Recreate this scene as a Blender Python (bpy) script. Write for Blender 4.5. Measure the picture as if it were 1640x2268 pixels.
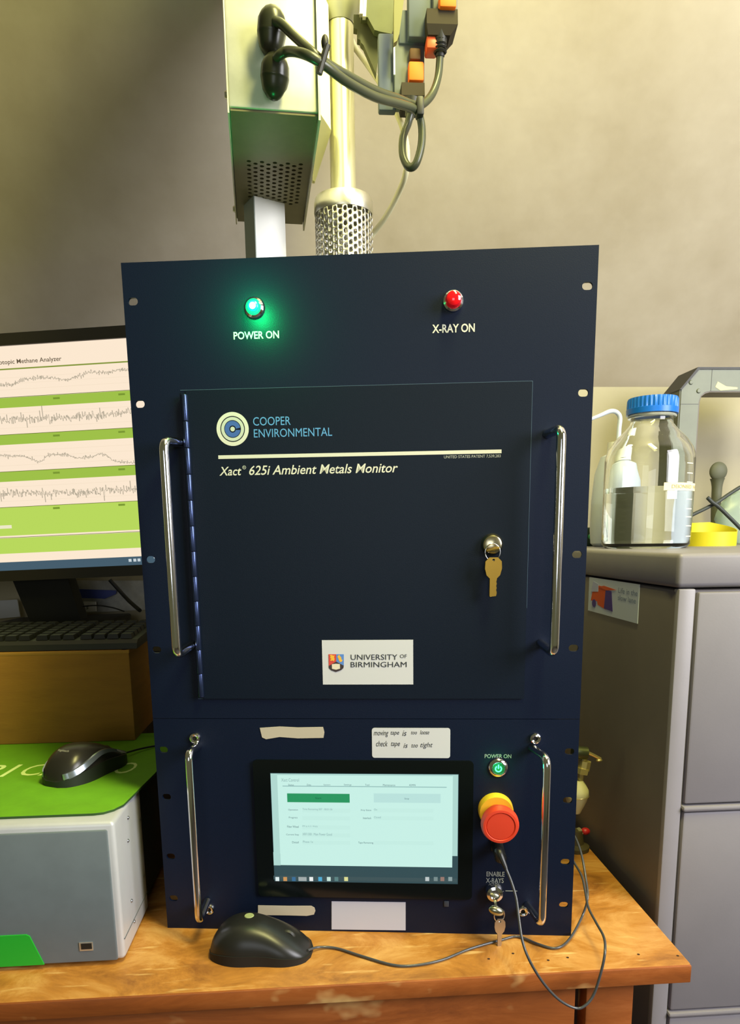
import bpy, bmesh, math, random
from mathutils import Vector, Matrix
random.seed(7)
S = bpy.context.scene
for o in list(bpy.data.objects): bpy.data.objects.remove(o)
COL = S.collection
R = math.radians; PI = math.pi

# ------------------------------------------------------------ camera
F, PX0, PY0 = 1600.0, 820.0, 1485.4
YAW, PIT, ROL = .069, .1837, .0137
CP = Vector((-.0453, -.7895, .4638))
_f = Vector((math.sin(YAW)*math.cos(PIT), math.cos(YAW)*math.cos(PIT), -math.sin(PIT)))
_r = Vector((math.cos(YAW), -math.sin(YAW), 0)); _d = _f.cross(_r)
RX = _r*math.cos(ROL)+_d*math.sin(ROL); DN = -_r*math.sin(ROL)+_d*math.cos(ROL); FW = _f
cam = bpy.data.objects.new('camera', bpy.data.cameras.new('camera')); COL.objects.link(cam)
m = Matrix.Identity(4)
for i in range(3): m[i][0], m[i][1], m[i][2], m[i][3] = RX[i], -DN[i], -FW[i], CP[i]
cam.matrix_world = m
cam.data.sensor_width = 36; cam.data.lens = F/2268*36; cam.data.shift_y = (PY0-1134)/2268
cam.data.clip_start = .02
S.camera = cam

# ------------------------------------------------------------ world, lights, exposure
W_ = bpy.data.worlds.new('world'); S.world = W_; W_.use_nodes = True
bg = W_.node_tree.nodes['Background']; bg.inputs[0].default_value = (.92, .88, .42, 1); bg.inputs[1].default_value = .12
def area(name, loc, tgt, sx, sy, col, power):
    l = bpy.data.lights.new(name, 'AREA'); l.shape = 'RECTANGLE'; l.size = sx; l.size_y = sy; l.color = col; l.energy = power
    o = bpy.data.objects.new(name, l); COL.objects.link(o); o.location = loc
    o.rotation_euler = (Vector(tgt)-Vector(loc)).to_track_quat('-Z', 'Y').to_euler(); return o
area('window_light', (1.6, -1.15, 1.12), (.25, .25, .6), 1.0, 1.1, (.97, .96, 1.0), 66)
area('ceiling_lamp', (.24, -.36, 1.58), (-.02, .22, .9), .16, .7, (1.0, .94, .36), 26)
area('fill_light', (-.35, -2.5, .62), (-.2, .3, .38), .9, .8, (.88, .93, 1.0), 7)  # unseen low fill, added to reach under the monitor
S.view_settings.view_transform = 'Standard'; S.view_settings.look = 'None'
S.view_settings.exposure = 0.0; S.view_settings.gamma = 1; S.view_settings.use_curve_mapping = False

# ------------------------------------------------------------ helpers
def ray(x, y): return RX*((x-PX0)/F)+DN*((y-PY0)/F)+FW
def W(x, y, ax, v):
    """the point seen at pixel x, y on the world plane axis = v"""
    d = ray(x, y); return CP+d*((v-CP[ax])/d[ax])
class Fr:
    """a plane frame: origin, local x along ex, local z along ez, local y pointing away"""
    def __init__(s, o, yaw, roll=0, pitch=0):
        s.M = Matrix.Translation(Vector(o)) @ Matrix.Rotation(-yaw, 4, 'Z') @ Matrix.Rotation(-roll, 4, 'Y') @ Matrix.Rotation(-pitch, 4, 'X'); s.I = s.M.inverted()
    def at(s, x, y, off=0):
        c = s.I @ CP; d = s.I.to_3x3() @ ray(x, y); p = c+d*((-off-c[1])/d[1]); return (p[0], p[2])
def lin(c): return tuple(((v/255)/12.92 if v/255 <= .04045 else ((v/255+.055)/1.055)**2.4) for v in c)+(1,)
MATS = {}
def mat(name, rgb, rough=.5, metal=0, spec=.5, noise=0, nscale=20, rgb2=None, bump=0, bscale=200, em=None, es=0, trans=0, ior=1.45, stretch=None, coat=0, sss=0):
    if name in MATS: return MATS[name]
    m = bpy.data.materials.new(name); m.use_nodes = True; nt = m.node_tree; b = nt.nodes['Principled BSDF']
    b.inputs['Base Color'].default_value = lin(rgb); b.inputs['Roughness'].default_value = rough; b.inputs['Metallic'].default_value = metal
    b.inputs['Specular IOR Level'].default_value = spec; b.inputs['IOR'].default_value = ior; b.inputs['Transmission Weight'].default_value = trans
    b.inputs['Coat Weight'].default_value = coat
    tc = nt.nodes.new('ShaderNodeTexCoord'); mp = nt.nodes.new('ShaderNodeMapping'); nt.links.new(tc.outputs['Object'], mp.inputs[0])
    if stretch: mp.inputs['Scale'].default_value = stretch
    if rgb2 or noise:
        n = nt.nodes.new('ShaderNodeTexNoise'); n.inputs['Scale'].default_value = nscale; n.inputs['Detail'].default_value = 6; n.inputs['Roughness'].default_value = .6
        nt.links.new(mp.outputs[0], n.inputs[0])
        cr = nt.nodes.new('ShaderNodeValToRGB'); cr.color_ramp.elements[0].position = .35; cr.color_ramp.elements[1].position = .68
        c2 = rgb2 or tuple(v*(1-noise) for v in rgb)
        cr.color_ramp.elements[0].color = lin(c2); cr.color_ramp.elements[1].color = lin(rgb)
        nt.links.new(n.outputs[0], cr.inputs[0]); nt.links.new(cr.outputs[0], b.inputs['Base Color'])
    if bump:
        n = nt.nodes.new('ShaderNodeTexNoise'); n.inputs['Scale'].default_value = bscale; n.inputs['Detail'].default_value = 4
        nt.links.new(mp.outputs[0], n.inputs[0]); bp = nt.nodes.new('ShaderNodeBump'); bp.inputs['Strength'].default_value = bump; bp.inputs['Distance'].default_value = .002
        nt.links.new(n.outputs[0], bp.inputs['Height']); nt.links.new(bp.outputs[0], b.inputs['Normal'])
    if em: b.inputs['Emission Color'].default_value = lin(em); b.inputs['Emission Strength'].default_value = es
    MATS[name] = m; return m

class MB:
    def __init__(s): s.b = bmesh.new()
    def box(s, c, d, rot=None, bev=0, seg=2):
        M = Matrix.Translation(c) @ (rot.to_4x4() if rot else Matrix.Identity(4)) @ Matrix.Diagonal((d[0], d[1], d[2], 1))
        g = bmesh.ops.create_cube(s.b, size=1, matrix=M)
        if bev:
            ed = list({e for v in g['verts'] for e in v.link_edges})
            bmesh.ops.bevel(s.b, geom=ed, offset=bev, segments=seg, affect='EDGES', profile=.5)
        return s
    def bb(s, x0, x1, y0, y1, z0, z1, bev=0, seg=2): return s.box(((x0+x1)/2, (y0+y1)/2, (z0+z1)/2), (abs(x1-x0), abs(y1-y0), abs(z1-z0)), bev=bev, seg=seg)
    def lathe(s, prof, o=(0, 0, 0), ax='Z', n=32, M=None):
        if M is None:
            rot = {'Z': Matrix.Identity(4), 'Y': Matrix.Rotation(R(90), 4, 'X'), 'X': Matrix.Rotation(R(90), 4, 'Y')}[ax]
            M = Matrix.Translation(o) @ rot
        rings = []
        for (r, z) in prof:
            if r < 1e-6: rings.append([s.b.verts.new(M @ Vector((0, 0, z)))])
            else: rings.append([s.b.verts.new(M @ Vector((r*math.cos(2*PI*k/n), r*math.sin(2*PI*k/n), z))) for k in range(n)])
        for a, c in zip(rings, rings[1:]):
            for k in range(n):
                k2 = (k+1) % n
                if len(a) == 1 and len(c) == 1: continue
                if len(a) == 1: s.b.faces.new((a[0], c[k2], c[k]))
                elif len(c) == 1: s.b.faces.new((a[k], a[k2], c[0]))
                else: s.b.faces.new((a[k], a[k2], c[k2], c[k]))
        return s
    def tube(s, pts, r, n=10, smooth=True, sub=6, rad=None, closed=False):
        P = [Vector(p) for p in pts]
        if smooth and len(P) > 2:
            Q = []; rr = []
            for i in range(len(P)-1):
                p0 = P[max(i-1, 0)]; p1 = P[i]; p2 = P[i+1]; p3 = P[min(i+2, len(P)-1)]
                for k in range(sub):
                    t = k/sub
                    Q.append(.5*((2*p1)+(p2-p0)*t+(2*p0-5*p1+4*p2-p3)*t*t+(3*p1-p0-3*p2+p3)*t**3))
                    if rad: rr.append(rad[i]+(rad[i+1]-rad[i])*t)
            Q.append(P[-1])
            if rad: rr.append(rad[-1])
        else: Q = P; rr = rad
        T = [(Q[min(i+1, len(Q)-1)]-Q[max(i-1, 0)]).normalized() for i in range(len(Q))]
        up = Vector((0, 0, 1)) if abs(T[0].z) < .9 else Vector((1, 0, 0))
        nrm = (up-T[0]*up.dot(T[0])).normalized(); rings = []
        for i, q in enumerate(Q):
            nrm = (nrm-T[i]*nrm.dot(T[i])).normalized(); bn = T[i].cross(nrm); ra = rr[i] if rr else r
            rings.append([s.b.verts.new(q+(nrm*math.cos(2*PI*k/n)+bn*math.sin(2*PI*k/n))*ra) for k in range(n)])
        for a, c in zip(rings, rings[1:]):
            for k in range(n): s.b.faces.new((a[k], a[(k+1) % n], c[(k+1) % n], c[k]))
        s.b.faces.new(rings[0][::-1]); s.b.faces.new(rings[-1]); return s
    def ball(s, c, r, sc=(1, 1, 1), rot=None):
        M = Matrix.Translation(c) @ (rot.to_4x4() if rot else Matrix.Identity(4)) @ Matrix.Diagonal((r*sc[0], r*sc[1], r*sc[2], 1))
        bmesh.ops.create_uvsphere(s.b, u_segments=24, v_segments=14, radius=1, matrix=M); return s
    def prism(s, poly, y0, y1, M=None):
        """polygon in local x,z extruded from y0 to y1"""
        M = M or Matrix.Identity(4)
        a = [s.b.verts.new(M @ Vector((p[0], y0, p[1]))) for p in poly]; c = [s.b.verts.new(M @ Vector((p[0], y1, p[1]))) for p in poly]
        s.b.faces.new(a); s.b.faces.new(c[::-1]); n = len(poly)
        for i in range(n): s.b.faces.new((a[i], c[i], c[(i+1) % n], a[(i+1) % n]))
        return s
    def quad(s, *p): s.b.faces.new([s.b.verts.new(Vector(q)) for q in p]); return s
    def loft(s, rings, cap=True):
        V = [[s.b.verts.new(Vector(p)) for p in r] for r in rings]; n = len(V[0])
        for a, c in zip(V, V[1:]):
            for k in range(n): s.b.faces.new((a[k], a[(k+1) % n], c[(k+1) % n], c[k]))
        if cap: s.b.faces.new(V[0][::-1]); s.b.faces.new(V[-1])
        return s
    def go(s, name, m, parent=None, smooth=True, angle=35, label=None):
        bmesh.ops.recalc_face_normals(s.b, faces=s.b.faces[:])
        me = bpy.data.meshes.new(name); s.b.to_mesh(me); s.b.free(); return link(name, me, m, parent, smooth, angle, label)
def link(name, me, m, parent=None, smooth=True, angle=35, label=None):
    if m: me.materials.clear(); me.materials.append(m)
    if smooth:
        bm = bmesh.new(); bm.from_mesh(me)
        for f in bm.faces: f.smooth = True
        for e in bm.edges:
            if len(e.link_faces) == 2 and e.calc_face_angle(0) > R(angle): e.smooth = False
        bm.to_mesh(me); bm.free()
    o = bpy.data.objects.new(name, me); COL.objects.link(o)
    if parent: o.parent = parent
    if label: o['label'] = label
    return o
def thing(name, label, cat, fr=None, loc=None, rz=0, group=None):
    o = bpy.data.objects.new(name, None); COL.objects.link(o); o.empty_display_size = .02
    if fr: o.matrix_world = fr.M
    elif loc is not None: o.location = loc; o.rotation_euler = (0, 0, rz)
    return tag(o, label, cat, group)
def tag(o, label, cat, group=None):
    o['label'] = label; o['category'] = cat
    if group: o['group'] = group
    return o
def struct(o): o['kind'] = 'structure'; return o
def rrect(x0, x1, z0, z1, r, n=5):
    P = []
    for cx, cz, a0 in ((x1-r, z1-r, 0), (x0+r, z1-r, 90), (x0+r, z0+r, 180), (x1-r, z0+r, 270)):
        for k in range(n+1): a = R(a0+90*k/n); P.append((cx+r*math.cos(a), cz+r*math.sin(a)))
    return P
def circ(x, z, r, n=24): return [(x+r*math.cos(2*PI*k/n), z+r*math.sin(2*PI*k/n)) for k in range(n)]
def plate(name, outline, holes, y0, y1, m, parent=None, label=None, bevel=0):
    """flat plate in local x,z with real holes (curve fill), between depth y0 and y1"""
    cu = bpy.data.curves.new('c', 'CURVE'); cu.dimensions = '2D'; cu.fill_mode = 'BOTH'; cu.extrude = abs(y1-y0)/2-bevel; cu.bevel_depth = bevel; cu.bevel_resolution = 1; cu.offset = -bevel
    for poly in [outline]+list(holes):
        sp = cu.splines.new('POLY'); sp.points.add(len(poly)-1); sp.use_cyclic_u = True
        for q, p in zip(sp.points, poly): q.co = (p[0], p[1], 0, 1)
    t = bpy.data.objects.new('t', cu); COL.objects.link(t); bpy.context.view_layer.update()
    me = bpy.data.meshes.new_from_object(t); bpy.data.objects.remove(t); bpy.data.curves.remove(cu)
    me.transform(Matrix.Translation((0, (y0+y1)/2, 0)) @ Matrix.Rotation(R(90), 4, 'X')); me.name = name
    return link(name, me, m, parent, label=label)
def text(name, body, x0, x1, z0, z1, y, m, parent, shear=0, bold=0, th=.0002, M=None, label=None):
    """lettering fitted to the box x0..x1, z0..z1, standing proud at local depth y"""
    cu = bpy.data.curves.new('t', 'FONT'); cu.body = body; cu.shear = shear; cu.offset = bold; cu.extrude = .0; cu.space_line = .95; cu.resolution_u = 3
    t = bpy.data.objects.new('t', cu); COL.objects.link(t); bpy.context.view_layer.update()
    me = bpy.data.meshes.new_from_object(t); bpy.data.objects.remove(t); bpy.data.curves.remove(cu)
    xs = [v.co.x for v in me.vertices]; ys = [v.co.y for v in me.vertices]
    sx = (x1-x0)/(max(xs)-min(xs)); sz = (z1-z0)/(max(ys)-min(ys))
    for v in me.vertices: v.co = Vector(((v.co.x-min(xs))*sx+x0, y, (v.co.y-min(ys))*sz+z0))
    if M: me.transform(M)
    me.name = name; return link(name, me, m, parent, smooth=False, label=label)

# ------------------------------------------------------------ materials
navy = mat('navy_powder_coat', (10, 21, 42), .42, spec=.28, bump=.08, bscale=900)
navy2 = mat('navy_powder_coat_door', (9, 20, 35), .45, spec=.25, bump=.08, bscale=900)
chrome = mat('chrome', (225, 225, 230), .13, 1)
steel = mat('brushed_steel', (215, 213, 200), .34, 1, bump=.05, bscale=300)
steel2 = mat('galvanised_steel', (228, 227, 205), .5, .35, noise=.12, nscale=14)
brass = mat('brass', (150, 122, 52), .42, 1)
blackp = mat('black_plastic', (26, 27, 26), .42)
blackg = mat('black_gloss', (8, 14, 16), .12)
rubber = mat('black_rubber', (38, 38, 34), .5)
blackm = mat('black_satin', (32, 32, 30), .33, spec=.5)
white = mat('white_print', (208, 206, 190), .6)
whitep = mat('white_plastic', (228, 228, 218), .4)
cream = mat('cream_tape', (190, 180, 160), .7)
paper = mat('white_paper', (205, 206, 208), .7)
ink = mat('dark_ink', (45, 50, 60), .6)
blueprint = mat('light_blue_print', (88, 150, 205), .6)
blueprint2 = mat('blue_print', (60, 95, 165), .6)
redp = mat('red_plastic', (214, 62, 34), .5)
yellowp = mat('yellow_plastic', (235, 185, 50), .4)
orangep = mat('orange_plastic', (240, 112, 18), .65)
duct_shade = mat('duct_side_shade', (140, 150, 140), .5)
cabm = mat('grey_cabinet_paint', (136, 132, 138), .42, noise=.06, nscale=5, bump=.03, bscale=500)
cabshade = mat('grey_cabinet_paint_shaded', (98, 92, 90), .5, noise=.08, nscale=6)  # same cabinet paint, darkened in colour for the shaded side

# ------------------------------------------------------------ setting
WY = .68; WZ = W(1390, 857, 1, WY).z
wallm = mat('cream_wall_paint', (182, 174, 146), .8, noise=.07, nscale=3, bump=.15, bscale=60)
ceilm = mat('beige_ceiling_paint', (204, 194, 174), .75, rgb2=(178, 166, 142), nscale=3.2, bump=.1, bscale=80)
struct(MB().bb(-1.6, 2.3, WY, WY+.1, -.75, WZ+.06).go('wall_back', wallm, smooth=False))
struct(MB().bb(2.3, 2.4, -2.6, WY+.1, -.75, 1.3).go('wall_right', wallm, smooth=False))
floorm = mat('grey_brown_floor', (90, 82, 72), .7, noise=.3, nscale=8)
struct(MB().bb(-1.6, 2.3, -2.6, WY, -.80, -.75).go('floor', floorm, smooth=False))
def ceil_at(x, y):      # sloping attic ceiling, with a soft fold shaped to darken its left side
    SL = 1.02
    z = WZ+(WY-y)*SL
    fx = .30-.25*(y-WY)*-1*-.9   # fold line
    t = fx-x
    if t > 0: z += .42*(.12+WY-y)*(math.sqrt(t*t+.05)-.2236)
    return z
b = MB(); nx, ny = 60, 36; G = []
for j in range(ny+1):
    y = WY-j/ny*1.55
    G.append([b.b.verts.new((-1.6+3.4*i/nx, y, ceil_at(-1.6+3.4*i/nx, y))) for i in range(nx+1)])
for j in range(ny):
    for i in range(nx): b.b.faces.new((G[j][i], G[j][i+1], G[j+1][i+1], G[j+1][i]))
c = struct(b.go('ceiling', ceilm, angle=60))
# ------------------------------------------------------------ wooden bench
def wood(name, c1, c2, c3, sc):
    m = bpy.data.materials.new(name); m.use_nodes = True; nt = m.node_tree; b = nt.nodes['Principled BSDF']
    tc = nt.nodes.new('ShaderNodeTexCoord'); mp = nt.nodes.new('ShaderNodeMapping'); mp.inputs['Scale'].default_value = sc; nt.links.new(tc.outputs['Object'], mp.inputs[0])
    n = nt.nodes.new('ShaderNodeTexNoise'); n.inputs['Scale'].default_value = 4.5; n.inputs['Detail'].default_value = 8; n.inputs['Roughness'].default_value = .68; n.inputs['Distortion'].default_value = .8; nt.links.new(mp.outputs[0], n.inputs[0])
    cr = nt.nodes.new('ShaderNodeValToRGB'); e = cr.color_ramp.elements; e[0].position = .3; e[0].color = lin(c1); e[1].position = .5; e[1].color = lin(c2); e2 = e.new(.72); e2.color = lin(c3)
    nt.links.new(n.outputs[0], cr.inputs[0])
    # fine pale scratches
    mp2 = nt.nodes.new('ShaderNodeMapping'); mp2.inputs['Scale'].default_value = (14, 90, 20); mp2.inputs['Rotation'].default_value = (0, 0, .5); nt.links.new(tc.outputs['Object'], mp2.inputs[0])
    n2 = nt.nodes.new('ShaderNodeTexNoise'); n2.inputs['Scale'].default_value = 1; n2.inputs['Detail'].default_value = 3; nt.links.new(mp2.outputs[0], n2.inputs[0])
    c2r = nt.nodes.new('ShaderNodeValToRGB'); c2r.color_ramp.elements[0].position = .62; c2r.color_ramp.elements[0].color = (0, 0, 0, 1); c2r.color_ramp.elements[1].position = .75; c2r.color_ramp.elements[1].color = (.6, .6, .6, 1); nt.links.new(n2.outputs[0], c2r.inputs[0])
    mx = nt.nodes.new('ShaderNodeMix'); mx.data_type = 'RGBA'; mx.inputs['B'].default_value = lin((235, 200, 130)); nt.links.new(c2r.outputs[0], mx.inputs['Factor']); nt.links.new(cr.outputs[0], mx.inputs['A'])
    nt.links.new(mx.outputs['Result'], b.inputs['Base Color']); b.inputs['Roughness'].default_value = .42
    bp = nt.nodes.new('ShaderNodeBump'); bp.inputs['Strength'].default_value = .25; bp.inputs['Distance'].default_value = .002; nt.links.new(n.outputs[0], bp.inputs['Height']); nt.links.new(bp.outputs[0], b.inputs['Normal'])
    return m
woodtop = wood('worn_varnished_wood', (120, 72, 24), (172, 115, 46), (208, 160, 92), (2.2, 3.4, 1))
woodfr = wood('reddish_brown_wood', (110, 56, 20), (142, 76, 28), (168, 98, 46), (1, 1, 5))
FY, EX = -.099, .351
bench = thing('wooden_bench', 'worn orange-brown wooden bench carrying the navy instrument', 'bench', loc=(0, 0, -.75))
def bp_(mb, name, m, **k):
    o = mb.go(name, m, bench, **k); o.location = (0, 0, .75); return o
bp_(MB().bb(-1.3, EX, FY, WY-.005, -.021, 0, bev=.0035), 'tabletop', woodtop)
bp_(MB().bb(-1.3, EX-.001, FY-.0015, FY+.004, -.0215, -.0012, bev=.0012), 'front_edging', woodfr)
gx0 = W(1275, 2230, 1, FY+.012).x; gx1 = W(1298, 2230, 1, FY+.012).x; lx = W(1404, 2230, 1, FY+.012).x
bp_(MB().bb(-1.28, gx0, FY+.012, FY+.034, -.19, -.021, bev=.002), 'drawer_front', woodfr)
bp_(MB().bb(gx1, lx, FY+.012, FY+.075, -.75, -.021, bev=.003), 'leg', woodfr)
bp_(MB().bb(gx1, lx, .55, .61, -.75, -.021, bev=.003), 'leg', woodfr)
bp_(MB().bb(-1.27, -1.2, FY+.035, FY+.09, -.75, -.021, bev=.003), 'leg', woodfr)
bp_(MB().bb(gx1+.006, lx-.02, FY+.075, .55, -.13, -.021, bev=.002), 'side_apron', woodfr)
bp_(MB().bb(gx0-.01, gx1+.01, FY+.036, FY+.05, -.19, -.022), 'gap_backing', mat('gap_shade_brown', (52, 34, 24), .7))  # added dark backing, its colour stands for shade in the gap
pit = mat('dark_pit', (60, 36, 20), .9)
for (x, y) in ((1502, 2117), (1258, 2121), (1215, 2127), (1137, 2112), (1083, 2124), (1415, 2114)):
    p = W(x, y, 2, .0); bp_(MB().lathe([(.0, .0002), (.0016, .0002), (.0013, -.0001)], (p.x, p.y, 0), n=8), 'nail_hole', pit)

# ------------------------------------------------------------ filing cabinet
CX, CY, CZ = .37, .022, .44
cab = thing('filing_cabinet', 'tall grey steel filing cabinet standing right of the wooden bench', 'cabinet', loc=(CX, CY, -.75))
def cb(mb, name, m, **k):
    o = mb.go(name, m, cab, **k); o.location = (-CX, -CY, .75); return o
cb(MB().bb(CX, CX+.47, CY+.004, .655, -.75, CZ-.042, bev=.004), 'body', cabshade)
cb(MB().bb(CX-.0025, CX+.472, CY-.001, .657, CZ-.040, CZ, bev=.006, seg=3), 'top_cap', cabm)
s1 = W(1500, 1806, 1, CY).z
zz = [CZ-.045, s1+.004, s1-.277, s1-.56, -.745]
cb(MB().bb(CX+.0005, CX+.021, CY-.001, CY+.012, -.75, CZ-.041, bev=.002), 'corner_post', cabm)
cb(MB().bb(CX+.449, CX+.4695, CY-.001, CY+.012, -.75, CZ-.041, bev=.002), 'corner_post', cabm)
for i in range(4):
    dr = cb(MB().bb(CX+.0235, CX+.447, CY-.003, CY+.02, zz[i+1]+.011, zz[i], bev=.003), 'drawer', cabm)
    h = MB().bb(CX+.18, CX+.29, CY-.018, CY-.003, (zz[i]+zz[i+1])/2, (zz[i]+zz[i+1])/2+.02, bev=.004).go('handle', steel, dr)
    cb(MB().bb(CX+.0215, CX+.449, CY-.006, CY+.015, zz[i+1]+.0015, zz[i+1]+.0085, bev=.003), 'divider_rail', cabm)
# postcard stuck on the side
pc = [W(x, y, 0, CX) for x, y in ((1308, 1277), (1419, 1296), (1414, 1381), (1304, 1352))]
PY1, PY2 = .298, .1225; PZ1, PZ2 = .398, .347
card = thing('postcard', 'small white card with orange van picture stuck on cabinet side', 'card', loc=(CX-.0006, (PY1+PY2)/2, PZ2))
def MC(x=0): return Matrix(((0, 1, 0, 0), (-1, 0, 0, 0), (0, 0, 1, 0), (0, 0, 0, 1)))   # local x -> -Y, y -> +X
hw = (PY1-PY2)/2; ch = PZ1-PZ2
MB().prism([(-hw, 0), (hw, 0), (hw, ch), (-hw, ch)], -.0006, .0003, M=MC()).go('card_sheet', mat('card_white', (205, 215, 225), .55), card, smooth=False)
def cq(poly, name, m, d=-.0008): return MB().prism([(-hw+p[0]*2*hw, p[1]*ch) for p in poly], d, d+.0002, M=MC()).go(name, m, card, smooth=False)
cq([(.06, .32), (.10, .70), (.22, .80), (.40, .78), (.40, .16), (.34, .18), (.22, .24), (.20, .34)], 'van_body_print', mat('card_orange', (225, 90, 35), .6))
cq([(.06, .58), (.10, .90), (.22, .84), (.22, .62)], 'van_window_print', mat('card_pale_blue', (190, 195, 225), .6), -.0010)
cq([(.36, .18), (.38, .72), (.50, .70), (.54, .15)], 'van_side_print', mat('card_purple', (75, 55, 140), .6), -.0010)
cq([(.22, .76), (.34, .82), (.60, .76), (.40, .70)], 'van_roof_print', MATS['card_orange'], -.0011)
w_ = MB(); w_.prism([(-hw+2*hw*.14+.008*math.cos(a*PI/6), .26*ch+.006*math.sin(a*PI/6)) for a in range(12)], -.0012, -.001, M=MC()); w_.go('wheel_print', MATS['card_purple'], card, smooth=False)
cm = mat('card_text', (120, 135, 165), .6)
text('lettering', 'Life in the\nslow lane', -hw+.63*2*hw, -hw+.98*2*hw, .50*ch, .84*ch, -.0009, cm, card, M=MC())

# ------------------------------------------------------------ navy rack instrument
PF = Fr((0, 0, 0), .1313)
ins = thing('rack_instrument', 'tall navy blue rack-mount metals monitor with chrome handles on the bench', 'instrument', fr=PF)
SEAM = .2618; TOP = .7432; HW = .2413
slz = [.706, .605, .442, .3415, .2245, .1672, .0926, .039]
def slot(u, z): return rrect(u-.0052, u+.0052, z-.0037, z+.0037, .0036)
plate('upper_panel', [(-HW, SEAM+.0003), (HW, SEAM+.0003), (HW, TOP), (-HW, TOP)], [slot(s*.2315, z) for s in (-1, 1) for z in slz[:4]], 0, .0032, navy, ins)
plate('lower_panel', [(-HW, 0), (HW, 0), (HW, SEAM-.0003), (-HW, SEAM-.0003)], [slot(s*.2315, z) for s in (-1, 1) for z in slz[4:]], 0, .0032, navy, ins)
MB().bb(-.216, .216, .0033, .39, .0005, .7405, bev=.002).go('chassis', mat('chassis_grey', (40, 44, 48), .5), ins)
door = plate('door', rrect(-.1805, .1795, .2855, .6172, .0015), [], -.0022, .0002, navy2, ins)
edge = mat('door_edge_highlight', (70, 92, 110), .4)  # pale strips, a highlight painted along the door edges
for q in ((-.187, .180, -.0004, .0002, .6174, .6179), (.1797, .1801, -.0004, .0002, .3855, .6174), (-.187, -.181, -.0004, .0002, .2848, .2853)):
    MB().bb(*q).go('door_edge_glint', edge, ins, smooth=False)
hg = MB().bb(-.1865, -.1805, -.0008, 0, .2865, .6155).go('hinge', navy2, ins)
kn = None; L = (.613-.288)/12
for i in range(12):
    if kn is None: kn = MB().lathe([(0, 0), (.0032, 0), (.0034, .0006), (.0034, L-.0012), (.0032, L-.0006), (0, L-.0006)], n=14).go('hinge_knuckle', mat('blue_hinge_metal', (62, 74, 112), .25, .85), hg); o = kn
    else: o = kn.copy(); COL.objects.link(o)
    o.parent = hg; o.location = (-.182, -.0042, .288+i*L)
# handles
def handle(u0, u1, z0, z1, d, r, zb0, zb1, s):
    P = []; n = 6; q = .011
    base1 = Vector((u0, 0, zb1)); base0 = Vector((u0, 0, zb0)); c1 = Vector((u1, -d, z1)); c0 = Vector((u1, -d, z0))
    def arc(a, c, e):
        va = (a-c).normalized()*q; ve = (e-c).normalized()*q
        return [(c+va)*(1-t)**2+c*2*t*(1-t)+(c+ve)*t*t for t in [k/n for k in range(n+1)]]
    P = [base1]+arc(base1, c1, c0)+arc(c1, c0, base0)+[base0]
    h = MB().tube(P, r, n=18, smooth=False).go('handle', chrome, ins, angle=60)
    return h
handle(-.1895, -.1955, .341, .5627, .038, .0049, .347, .5645, -1)
handle(.1960, .2035, .341, .5655, .038, .0049, .347, .5655, 1)
handle(-.190, -.1895, .0299, .2335, .038, .0044, .0365, .2290, -1)
handle(.1895, .2000, .0350, .2285, .038, .0044, .0385, .2290, 1)
for (u, z) in ((-.193, .2390), (.193, .2400), (-.1880, .0262), (.1845, .0312)):
    bo = MB().lathe([(.0026, -.0015), (.0026, .0030), (.0046, .0040), (.0058, .0032), (.0066, .0010), (.0066, 0)], (u, 0, z), 'Y', 24).go('bolt', chrome, ins)
    MB().lathe([(0, .0015), (.0026, .0015)], (u, 0, z), 'Y', 6).go('socket', mat('dark_recess', (20, 18, 16), .8), bo)
# top lamps and text
lamp = MB().lathe([(.0062, .004), (.0080, .0055), (.0100, .0035), (.0104, .0008), (.0104, 0)], (-.1045, 0, .6955), 'Y', 32).go('power_lamp', chrome, ins, label='lit green power lamp in a chrome ring')
MB().lathe([(0, .0105), (.0030, .0100), (.0052, .0085), (.0062, .0055), (.0064, .002)], (-.1045, 0, .6955), 'Y', 24).go('lens', mat('green_led', (20, 200, 120), .2, em=(20, 255, 130), es=1.6), lamp)
MB().lathe([(0, .0112), (.0022, .0109), (.0032, .0100), (.0034, .0096)], (-.1045, 0, .6955), 'Y', 20).go('lamp_core', mat('led_core', (255, 255, 255), .2, em=(190, 255, 255), es=6), lamp)
lamp = MB().lathe([(.0070, .004), (.0082, .0050), (.0100, .0035), (.0104, .0008), (.0104, 0)], (.0985, 0, .6955), 'Y', 32).go('xray_lamp', chrome, ins, label='unlit red lamp in a chrome ring')
MB().lathe([(0, .0150), (.0045, .0146), (.0068, .0130), (.0078, .0095), (.0080, .002)], (.0985, 0, .6955), 'Y', 28).go('lens', mat('red_lens', (225, 18, 28), .12, em=(220, 10, 15), es=.25, coat=1), lamp)  # weak emission put into the red lens, the lamp itself is off
def pt_light(name, loc, col, e, r, parent):
    l = bpy.data.lights.new(name, 'POINT'); l.color = col; l.energy = e; l.shadow_soft_size = r
    o = bpy.data.objects.new(name, l); COL.objects.link(o); o.parent = parent; o.location = loc; return o
pt_light('power_lamp_glow', (-.1045, -.034, .6955), (.0, 1, .22), .5, .006, ins)
pt_light('power_button_glow', (.1527, -.012, .2054), (.0, 1, .25), .022, .003, ins)
text('lettering', 'POWER ON', -.1275, -.0800, .6660, .6735, -.0003, white, ins, bold=.02)
text('lettering', 'X-RAY ON', .0775, .1205, .6663, .6745, -.0003, white, ins, bold=.02)
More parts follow.
